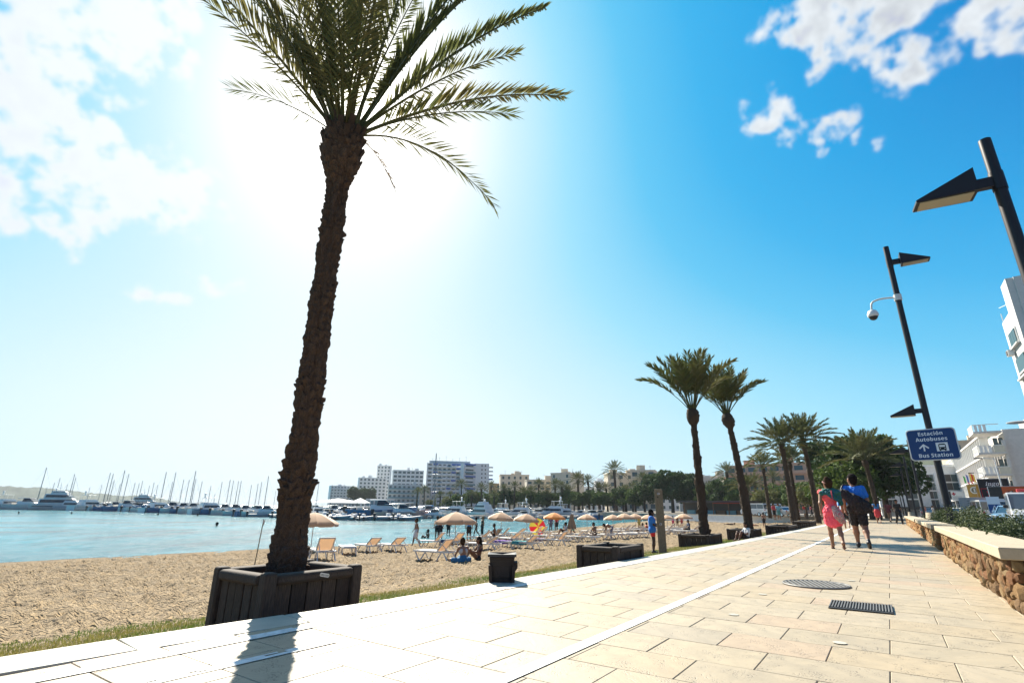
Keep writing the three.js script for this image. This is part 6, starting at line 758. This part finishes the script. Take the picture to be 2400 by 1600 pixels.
{
  const proto = { s: sailBoat(BT.hull), sb: sailBoat(BT.navy), m: motorBoat(mat(.62, .62, .6, .35)), mp: motorBoat(BT.pink), mb: motorBoat(BT.blue), c: cruiser(mat(.63, .63, .62, .35)), r: rib(), y: bigYacht() };
  for (const k in proto) scene.remove(proto[k]); for (const n of ['sailing_yacht', 'motor_boat', 'motor_yacht', 'inflatable_boat', 'large_motor_yacht']) taken[n] = -1;
  const put = (k, x, z, turn, s, label, g) => { const o = dup(proto[k], [x, SEA, z], turn, label, s); o.userData.group = g; return o; };
  // sailing yachts: place, and scale from the mast height
  const S = [[-282.19, -66.87, 0.989], [-290.93, -73.22, 0.647], [-300.07, -77.85, 0.79], [-269.99, -74.21, 0.748], [-252.56, -69.68, 0.79], [-252.65, -79.97, 0.851], [-238.04, -76.4, 0.795], [-228.07, -74.73, 0.638], [-237.13, -79.17, 0.585], [-219.68, -74.6, 0.83], [-227.09, -77.64, 0.781], [-235.21, -84.7, 0.607], [-223.53, -87.37, 0.564], [-199.9, -79.15, 0.777], [-189.31, -78.65, 0.748], [-192.57, -83.77, 0.627], [-166.43, -73.66, 0.722], [-168.01, -77.44, 0.55], [-159.84, -73.67, 0.53], [-170.85, -83.13, 0.343], [-153.06, -78.46, 0.55], [-162.37, -82.22, 0.587], [-145.69, -77.46, 0.532], [-139.52, -78.33, 0.487], [-127.72, -74.79, 0.573], [-137.16, -82.39, 0.371], [-88.07, -92.89, 0.898], [-286.4, -70.71, 0.583], [-289.82, -77.48, 0.677], [-268.33, -80.01, 0.588], [-257.89, -79.94, 0.648], [-230.94, -81.79, 0.679], [-223.41, -82.06, 0.707], [-224.65, -84.44, 0.604], [-214.67, -82.56, 0.661], [-196.23, -80.23, 0.647], [-188.59, -80.37, 0.687], [-177.85, -79.96, 0.685], [-169.88, -80.52, 0.537], [-161.23, -80.03, 0.601], [-152.47, -79.6, 0.602], [-145.52, -79.87, 0.524], [-135.38, -77.51, 0.559], [-127.01, -79.8, 0.425], [-135.08, -94.76, 0.609], [-129.14, -94.46, 0.543]];
  const ord = ['first', 'second', 'third', 'fourth', 'fifth', 'sixth', 'seventh', 'eighth', 'ninth', 'tenth', 'eleventh', 'twelfth', 'thirteenth', 'fourteenth', 'fifteenth', 'sixteenth', 'seventeenth', 'eighteenth', 'nineteenth', 'twentieth', 'twenty-first', 'twenty-second', 'twenty-third', 'twenty-fourth', 'twenty-fifth', 'twenty-sixth'];
  S.forEach(([x, z, s], i) => { if (i === 18) return; const o = put(i % 4 === 1 ? 'sb' : 's', x, z, [1.2, 1.7, -1.4, 1.5, -1.7][i % 5] + ran(-.15, .15), i > 26 ? s * .9 : s, i === 26 ? 'sailing yacht with the tallest mast, in front of the balcony tower' : i > 26 ? `slim sailing yacht in the back row of the marina, ${ord[i - 27]} from the left` : `sailing yacht behind the mole, ${ord[i > 18 ? i - 1 : i]} mast from the left`, 'sailing yachts'); });
  // motor boats in front of and behind the mole
  const Mo = [[-262.22, -55.35, "c", 1, 1.4, "motor yacht at the far left end of the mole"], [-255.38, -58.51, "m", 1.9, 0.2, "long low white boat at the left end of the mole"], [-250.08, -63.42, "mb", 1.2, 1.2, "small blue boat between the left yachts"], [-241.21, -65.7, "y", 0.82, 0.4, "large white motor yacht among the left masts"], [-236.54, -67.56, "c", 0.9, 0.2, "motor yacht right of the large left yacht"], [-225.69, -68.98, "c", 1, 1.3, "motor yacht seen from astern, left of the masts"], [-217.02, -69.89, "m", 1.2, 1, "small boat between the second group of masts, left one"], [-210.47, -70.63, "mb", 1.4, 0.3, "dark hulled boat below the second group of masts"], [-201.87, -71.02, "mb", 1.6, 0.1, "dark low boat right of the second group of masts"], [-201.03, -73.36, "m", 1.3, 1.4, "small boat beside the dark low boat"], [-280.3, -106.92, "y", 0.8, 0.3, "big white passenger ship behind the mole"], [-182.86, -70.55, "m", 1.2, 0.5, "small white boat in front of the passenger ship"], [-176.34, -70.73, "c", 0.8, 1.2, "motor yacht in front of the passenger ship"], [-169.76, -70.98, "mb", 1.4, 0.3, "boat with dark cover right of the passenger ship"], [-163.19, -71.1, "m", 1.3, 0.2, "white boat below the tall thin mast"], [-156.71, -70.89, "mb", 1.3, 0.1, "dark inflatable-like boat below the tall thin mast"], [-150.26, -70.56, "m", 1.4, 0.5, "white boat left of the cruiser row"], [-143.83, -70.09, "c", 0.8, 0.9, "motor yacht left of the near palm trunk"], [-137.43, -69.49, "mb", 1.2, 0.3, "blue boat left of the near palm trunk"], [-131.07, -68.74, "m", 1.2, 0.5, "white boat left of the near palm trunk, second"], [-122.9, -67.05, "m", 1.1, 0.2, "white boat left of the near palm trunk, third"], [-116.63, -65.97, "mb", 1.1, 0.9, "blue boat close to the near palm trunk"], [-110.41, -64.75, "m", 1.1, 0.3, "white boat touching the near palm trunk"], [-123.22, -85.54, "m", 1.2, 0.6, "white boat right of the near palm, first"], [-115.32, -82.85, "c", 0.6, 0.5, "small motor yacht right of the near palm"], [-109.08, -81.22, "m", 1.2, 0.2, "white boat above the first parasol"], [-101.33, -78.2, "m", 1, 1.1, "white boat above the loungers"], [-96.83, -77.46, "mb", 1, 0.5, "small blue boat left of the long blue one"], [-88.67, -77.85, "mb", 1.75, 0.15, "long light blue boat moored at the mole"], [-84.46, -79.51, "mp", 1.35, 0.35, "white boat with pinkish hull and windscreen"], [-84.76, -87.75, "m", 1.26, 0.3, "white covered boat right of the pinkish one"], [-79.16, -84.8, "m", 0.89, 2.8, "white boat with low cabin, left of the flybridge yacht"], [-88.34, -100.76, "c", 0.74, 2.7, "flybridge yacht left of the big motor yacht"], [-78.27, -98.74, "y", 0.46, 2.2, "big motor yacht with stacked decks above the parasols"], [-80.81, -109.39, "c", 0.67, 2.6, "white yacht right of the big motor yacht"], [-71.29, -103.9, "c", 0.7, 2.9, "white yacht with row of round windows"], [-77.72, -118.84, "c", 0.59, 0.4, "white yacht behind the palms, right of the round windows"], [-71.75, -120.22, "c", 0.81, 2.8, "white yacht behind the orange parasol"], [-68.12, -122.31, "c", 0.67, 0.3, "white yacht right of the orange parasol"], [-64.11, -122.2, "m", 0.89, 2.9, "small boat behind the far parasols, left"], [-62.97, -131.72, "mb", 0.96, 2.8, "turquoise boat behind the far parasols"], [-61.14, -136.97, "m", 0.81, 0.4, "small boat behind the far parasols, right"], [-108.72, -76.61, "mb", 0.84, 1.2, "small moored boat in the marina clutter, first from the left"], [-102.51, -74.98, "m", 0.82, 1.2, "small moored boat in the marina clutter, second from the left"], [-108.14, -82.47, "m", 0.88, 1.6, "small moored boat in the marina clutter, third from the left"], [-104.49, -85.48, "m", 1.09, 0.8, "small moored boat in the marina clutter, fourth from the left"], [-90.81, -76.9, "mb", 1.08, 0.6, "small moored boat in the marina clutter, fifth from the left"], [-101.16, -92.38, "mb", 1.02, 2.2, "small moored boat in the marina clutter, sixth from the left"], [-101.03, -98.36, "m", 1.1, 1, "small moored boat in the marina clutter, seventh from the left"], [-99.91, -100.91, "mp", 0.89, 0.7, "small moored boat in the marina clutter, eighth from the left"], [-90.73, -99.97, "m", 1.13, 2.5, "small moored boat in the marina clutter, ninth from the left"], [-98.77, -116.85, "mb", 0.8, 0.9, "small moored boat in the marina clutter, tenth from the left"], [-103.75, -125.72, "mb", 1.1, 1.5, "small moored boat in the marina clutter, eleventh from the left"], [-87.65, -114.25, "m", 1.01, 1.3, "small moored boat in the marina clutter, twelfth from the left"], [-74.25, -104.27, "m", 0.91, 2.4, "small moored boat in the marina clutter, thirteenth from the left"], [-66.63, -99.8, "m", 0.82, 1.9, "small moored boat in the marina clutter, fourteenth from the left"], [-71.91, -114.25, "mp", 0.99, 1.4, "small moored boat in the marina clutter, fifteenth from the left"], [-72.74, -118.45, "m", 1.15, 0.6, "small moored boat in the marina clutter, sixteenth from the left"], [-71.84, -124.8, "m", 1.02, 1.3, "small moored boat in the marina clutter, seventeenth from the left"], [-57.61, -115.42, "mb", 0.95, 1.8, "small moored boat in the marina clutter, eighteenth from the left"]];
  Mo.forEach(([x, z, k, s, t, l], i) => put(k, x, z, t + YAW, s, l, 'motor boats in the marina'));
  const R = [[-119.01, -66.81], [-110.28, -63.44], [-101.37, -62.77], [-93.84, -61.22], [-90.03, -61.06], [-86.54, -60.65], [-84.44, -61.14], [-82.37, -61.61], [-80.25, -62.21], [-78.17, -62.8], [-77.29, -64.16], [-73.85, -66.86], [-72.85, -68.39], [-70.72, -69.06]];
  R.forEach(([x, z], i) => put('r', x, z, [.4, 1.2, 2.0, .1, 2.8][i % 5], ran(.9, 1.15), `grey inflatable boat at the mole, ${ord[i]} from the left`, 'inflatable boats at the mole'));
}
{ // marina clutter: awning tents, low cafe roofs, far parking
  const tent = (x, d, w, label) => { };
  const T = [[-263.55, -198.6], [-232.61, -189.45]];
  T.forEach(([x, z], i) => { const t = thing('white_tent', ['wide low white tent left of the pavilion', 'small pointed white tent beside the pavilion', 'white tent behind the orange parasol', 'white tent behind the far parasols'][i], 'tent', [x, -.1, z], .3, 'white tents on the quay'), w = [24, 8, 6, 6][i], h = [5, 5, 3, 3][i]; obj('roof', new THREE.ConeGeometry(w * .7, h * .5, 4, 1, false).rotateY(Math.PI / 4).translate(0, h * .75, 0), BM.white, t); for (const [a, b] of [[1, 1], [1, -1], [-1, 1], [-1, -1]]) obj('post', bar([a * w * .45, 0, b * w * .45], [a * w * .45, h * .52, b * w * .45], .08, .08, 5), M.rail, t); });
  // beach bar and wall at the far end of the sand
  const w0 = [-26.67, 1.13, -108.78], bar_ = thing('beach_bar', 'dark low beach bar with a red awning behind the tall palms', 'kiosk', [w0[0], -.3, w0[2]], -.2); box('wall', BM.dark, bar_, 13, 2.4, 4, 0, 1.2, 0); box('roof', BM.dark, bar_, 14, .3, 6, 0, 2.6, .6); box('awning', mat(.30, .05, .035, .9), bar_, 5, .12, 2, 3, 2.3, 3.2); for (let k = 0; k < 6; k++) box('counter_panel', k % 2 ? BM.brown : BM.teal, bar_, 1.7, 1, .2, -5 + k * 2, .5, 2.3); for (let k = 0; k < 5; k++) box('post', BM.brown, bar_, .16, 2.5, .16, -6 + k * 3, 1.25, 3.2);
  const a = [-38.57, 1.039, -111.52], b = [-12.4, 1.179, -91.16], lw = thing('low_white_wall', 'low white wall closing the far end of the beach', 'wall', [0, 0, 0]); obj('wall', beam([a[0], -.7, a[2]], [b[0], -.7, b[2]], .4, 1.2), BM.white, lw); obj('coping', beam([a[0], -.07, a[2]], [b[0], -.07, b[2]], .55, .1), BM.cream, lw);
}
// ---------------------------------------------------------------- cars
function car(label, [x, z], turn, color, kind = 'car') { // length along x, front towards +x
  const t = thing(kind === 'van' ? 'van' : 'car', label, kind === 'van' ? 'van' : 'car', [x, -.08, z], turn, 'parked cars on the road'), m = mat(...color, .3, { phys: true, clearcoat: 1, clearcoatRoughness: .08 });
  const v = kind === 'van', L = v ? 4.8 : 4.3, W = v ? 1.9 : 1.76, belt = v ? 1.12 : .92, top = v ? 1.92 : 1.44;
  const lower = v ? [[-2.4, .3], [2.35, .3], [2.4, .75], [2.2, 1.0], [1.45, 1.14], [-2.4, 1.14]] : [[-2.1, .28], [2.1, .28], [2.15, .62], [1.95, .8], [1.0, .93], [-1.75, .95], [-2.15, .85]];
  obj('body', prism(lower, W, .07), m, t);
  const g = v ? [[-2.3, 1.12], [1.5, 1.12], [.75, 1.86], [-2.25, 1.86]] : [[-1.75, .93], [1.05, .92], [.25, 1.40], [-1.15, 1.42]]; obj('glasshouse', prism(g, W - .16, .05), M.glass, t);
  const r = v ? [[-2.32, 1.78], [.8, 1.78], [.65, 1.93], [-2.25, 1.93]] : [[-1.28, 1.37], [.36, 1.36], [.2, 1.45], [-1.1, 1.47]]; obj('roof', prism(r, W - .12, .03), m, t);
  const px = v ? [[1.5, .78, 1.12, 1.86], [.35, .35, 1.12, 1.86], [-1.0, -1.0, 1.12, 1.86], [-2.25, -2.22, 1.12, 1.86]] : [[1.05, .28, .92, 1.4], [-.32, -.34, .93, 1.42], [-1.72, -1.14, .94, 1.42]]; for (const [a, b, y0, y1] of px) for (const s of [-1, 1]) obj('pillar', beam([a, y0, s * (W / 2 - .07)], [b, y1, s * (W / 2 - .09)], .05, .07), m, t);
  for (const [wx, s] of [[1.3, 1], [1.3, -1], [-1.3, 1], [-1.3, -1]]) { const w = obj('wheel', new THREE.CylinderGeometry(.31, .31, .2, 18).rotateX(Math.PI / 2), M.rubber, t); w.position.set(wx, .31, s * (W / 2 - .09)); obj('rim', new THREE.CylinderGeometry(.2, .2, .21, 14).rotateX(Math.PI / 2), M.chrome, w); }
  for (const s of [-1, 1]) { obj('headlight', rb(.12, .14, .36, L / 2 - .08, v ? .82 : .68, s * (W / 2 - .28), .04), M.white, t); obj('tail_light', rb(.06, v ? .4 : .16, .22, -L / 2 + .02, .85, s * (W / 2 - .15), .02), mat(.4, .02, .02, .3), t); obj('mirror', rb(.12, .16, .2, v ? 1.2 : .75, v ? 1.25 : 1.0, s * (W / 2 + .09), .04), v ? M.black : m, t); obj('bumper', rb(.16, .2, W * .48, s > 0 ? L / 2 - .06 : -L / 2 + .06, .42, 0, .05), M.black, t); }
  return t;
}
{
  car('white taxi van with a roof sign at the right edge', [5.95, -37.2], -Math.PI / 2 - .1, [.62, .62, .6], 'van');
  const taxi = scene.children[scene.children.length - 1]; obj('roof_sign', [rb(.3, .16, .9, .2, 2.03, 0, .03)], mat(.5, .05, .05, .5), taxi); obj('roof_rack', [bx(2, .05, .06, -.8, 2.0, .6), bx(2, .05, .06, -.8, 2.0, -.6)], M.black, taxi);
  car('silver-blue car parked left of the taxi van', [7.6, -54], -Math.PI / 2 - .45, [.16, .27, .38]);
  car('red car behind the silver-blue one', [8.6, -74], -Math.PI / 2, [.35, .02, .02]);
  car('white estate van behind the sign post', [6.9, -61], Math.PI / 2 + .1, [.6, .6, .6], 'van');
  car('pale car beyond the tapered tub', [7, -92], Math.PI / 2, [.5, .5, .48]); car('dark car farthest along the road', [4.9, -108], Math.PI / 2, [.05, .06, .08]);
  const P = [[-17.684, -94.36], [-16.879, -98.57], [-14.011, -90.93], [-13.941, -97]]; car('white van parked behind the right palms', P[0], 2.6, [.62, .62, .62], 'van'); car('second white van parked behind the right palms', P[1], 2.6, [.55, .56, .6], 'van'); car('silver car parked behind the shaggy palm', P[2], 2.6, [.4, .42, .44]); car('white car half hidden by the shaggy palm', P[3], 2.6, [.58, .58, .56]);
}
// ---------------------------------------------------------------- boards and signs along the road
{
  const board = (name, label, [x, y, z], w, h, turn, draw, posts = 1, bg = M.rail) => { const t = thing(name, label, 'sign', [x, -.1, z], turn, 'boards and signs along the road'); const cv = document.createElement('canvas'); cv.width = 256; cv.height = Math.round(256 * h / w); draw(cv.getContext('2d'), cv.width, cv.height); const tx = new THREE.CanvasTexture(cv); tx.colorSpace = THREE.SRGBColorSpace; obj('panel', bx(w, h, .08, 0, y, 0), bg, t); obj('face', new THREE.PlaneGeometry(w * .97, h * .97).translate(0, y, .045), new THREE.MeshStandardMaterial({ map: tx, roughness: .5 }), t); for (let k = 0; k < posts; k++) obj('post', bar([posts > 1 ? (k - .5) * w * .7 : 0, 0, -.06], [posts > 1 ? (k - .5) * w * .7 : 0, y, -.06], .06, .06, 8), M.lamp, t); return t; };
  const at = (px, py, x) => 0;
  const p = { red: [9.5, 3.227, -75.21], ora: [9, 2.267, -61.45], grey: [7.5, 1.719, -75.42], blue: [7, 1.532, -57.74], y1: [10.5, 3.853, -100.37], y2: [10.5, 3.574, -91.19], w: [8.4, 3.139, -99.42], mint: [7.2, 3.152, -105.23] };
  board('billboard', 'black and dark red restaurant board below the hotel balconies', p.red, 2.5, 2.3, -.2, (c, w, h) => { c.fillStyle = '#1b0c0e'; c.fillRect(0, 0, w, h); c.fillStyle = '#e8e4df'; c.font = 'italic bold 54px serif'; c.textAlign = 'center'; c.fillText('ingot', w / 2, h * .3); c.fillStyle = '#a3121f'; c.fillRect(10, h * .42, w - 20, h * .52); c.fillStyle = '#1b0c0e'; c.fillRect(16, h * .46, w - 32, h * .44); c.fillStyle = '#d0222c'; c.font = 'bold 34px sans-serif'; c.fillText('PIZZERIA', w / 2, h * .64); c.font = 'bold 24px sans-serif'; c.fillText('RISTORANTE', w / 2, h * .82); });
  board('billboard', 'orange and yellow shop boards above the taxi van', p.ora, 3.4, 1.7, -.2, (c, w, h) => { c.fillStyle = '#c2500e'; c.fillRect(0, 0, w, h); c.fillStyle = '#0f1210'; c.fillRect(0, 0, w * .26, h * .6); c.fillStyle = '#e9e4da'; c.fillRect(0, h * .6, w * .26, h * .4); c.fillStyle = '#cf2330'; c.fillRect(4, h * .66, w * .24, h * .3); c.fillStyle = '#f3b42a'; c.fillRect(w * .8, 0, w * .2, h); c.fillStyle = '#7c1508'; c.font = 'bold 30px serif'; c.fillText('Paella', w * .36, h * .4); c.fillRect(w * .36, h * .55, w * .3, 6); c.fillRect(w * .36, h * .7, w * .2, 6); });
  board('billboard', 'pale grey information board behind the hedge', p.grey, 2.3, 1.5, -.15, (c, w, h) => { c.fillStyle = '#a9b2b0'; c.fillRect(0, 0, w, h); c.fillStyle = '#3c4744'; for (let k = 0; k < 4; k++) c.fillRect(w * .3, h * (.2 + k * .15), w * (.5 - .08 * k), 7); c.beginPath(); c.moveTo(w * .62, h * .8); c.lineTo(w * .68, h * .72); c.lineTo(w * .74, h * .8); c.lineTo(w * .68, h * .88); c.fill(); }, 2);
  board('road_sign', 'white and blue pedestrian crossing sign by the parked cars', p.blue, .8, 1.3, -.1, (c, w, h) => { c.fillStyle = '#e6e9ea'; c.fillRect(0, 0, w, h); c.fillStyle = '#134b86'; c.fillRect(6, h * .45, w - 12, h * .52); c.fillStyle = '#e6e9ea'; c.beginPath(); c.moveTo(w / 2, h * .5); c.lineTo(w * .82, h * .92); c.lineTo(w * .18, h * .92); c.fill(); c.fillStyle = '#0b1c30'; c.fillRect(w * .44, h * .62, w * .1, h * .26); });
  for (const [i, q] of [p.y1, p.y2].entries()) board('round_emblem_board', i ? 'ochre hotel panel with a round emblem, right one' : 'ochre hotel panel with a round emblem, left one', q, 1.6, 1.8, -.3, (c, w, h) => { c.fillStyle = '#b98a33'; c.fillRect(0, 0, w, h); c.fillStyle = '#d9d4c6'; c.beginPath(); c.arc(w / 2, h * .45, w * .32, 0, 7); c.fill(); c.fillStyle = '#74664a'; c.beginPath(); c.arc(w / 2, h * .45, w * .22, 0, 7); c.fill(); c.fillStyle = '#d9d4c6'; c.fillRect(w * .44, h * .3, w * .12, h * .3); });
  board('small_sign', 'white sign with a red cross mark beside the sign post', p.w, 1.4, 1.3, -.2, (c, w, h) => { c.fillStyle = '#e7e2d8'; c.fillRect(0, 0, w, h); c.fillStyle = '#b21c2c'; c.fillRect(w * .16, h * .1, w * .12, h * .34); c.fillRect(w * .06, h * .2, w * .32, h * .12); c.fillStyle = '#6f6a60'; for (let k = 0; k < 3; k++) c.fillRect(w * .1, h * (.56 + k * .13), w * .75, 8); });
  // slender street lights on the road side
  for (const [i, [px, z]] of [[8.6, -64], [10.4, -88]].entries()) { const t = thing('street_light', i ? 'farther twin-armed street light in front of the hotel' : 'nearer slim street light in front of the hotel', 'street light', [px, -.1, z], 0, 'street lights on the road'); obj('pole', bar([0, 0, 0], [0, 5.6, 0], .07, .05, 8), M.rail, t); obj('arm', [bar([0, 5.6, 0], [-.9, 5.7, 0], .04, .03, 6)], M.rail, t); obj('lantern', rb(.6, .1, .26, -1.1, 5.68, 0, .04), M.lamp, t); }
  { const c = [10.412, 8.274, -61.12], t = thing('cobra_street_light', 'grey cobra-head street light reaching in from the right edge', 'street light', [c[0] + 1.2, 0, c[2]], -.2); const y = c[1]; obj('pole', bar([1.6, -.1, 0], [1.6, y - .4, 0], .09, .07, 8), M.rail, t); obj('arm', tube([[1.6, y - .4, 0], [1.2, y - .05, 0], [.2, y - .02, 0], [-.6, y, 0]], .05, 6, 20), M.rail, t); obj('head', new THREE.SphereGeometry(1, 12, 8).scale(.75, .14, .2).translate(-1.25, y + .02, 0), BM.grey, t); }
}
scene.fog = new THREE.FogExp2(new THREE.Color(0.9, 0.96, 1.0), 0.00014);
scene.traverse((o) => { if (o.isMesh) { o.castShadow = true; o.receiveShadow = true; } });
renderer.render(scene, camera);
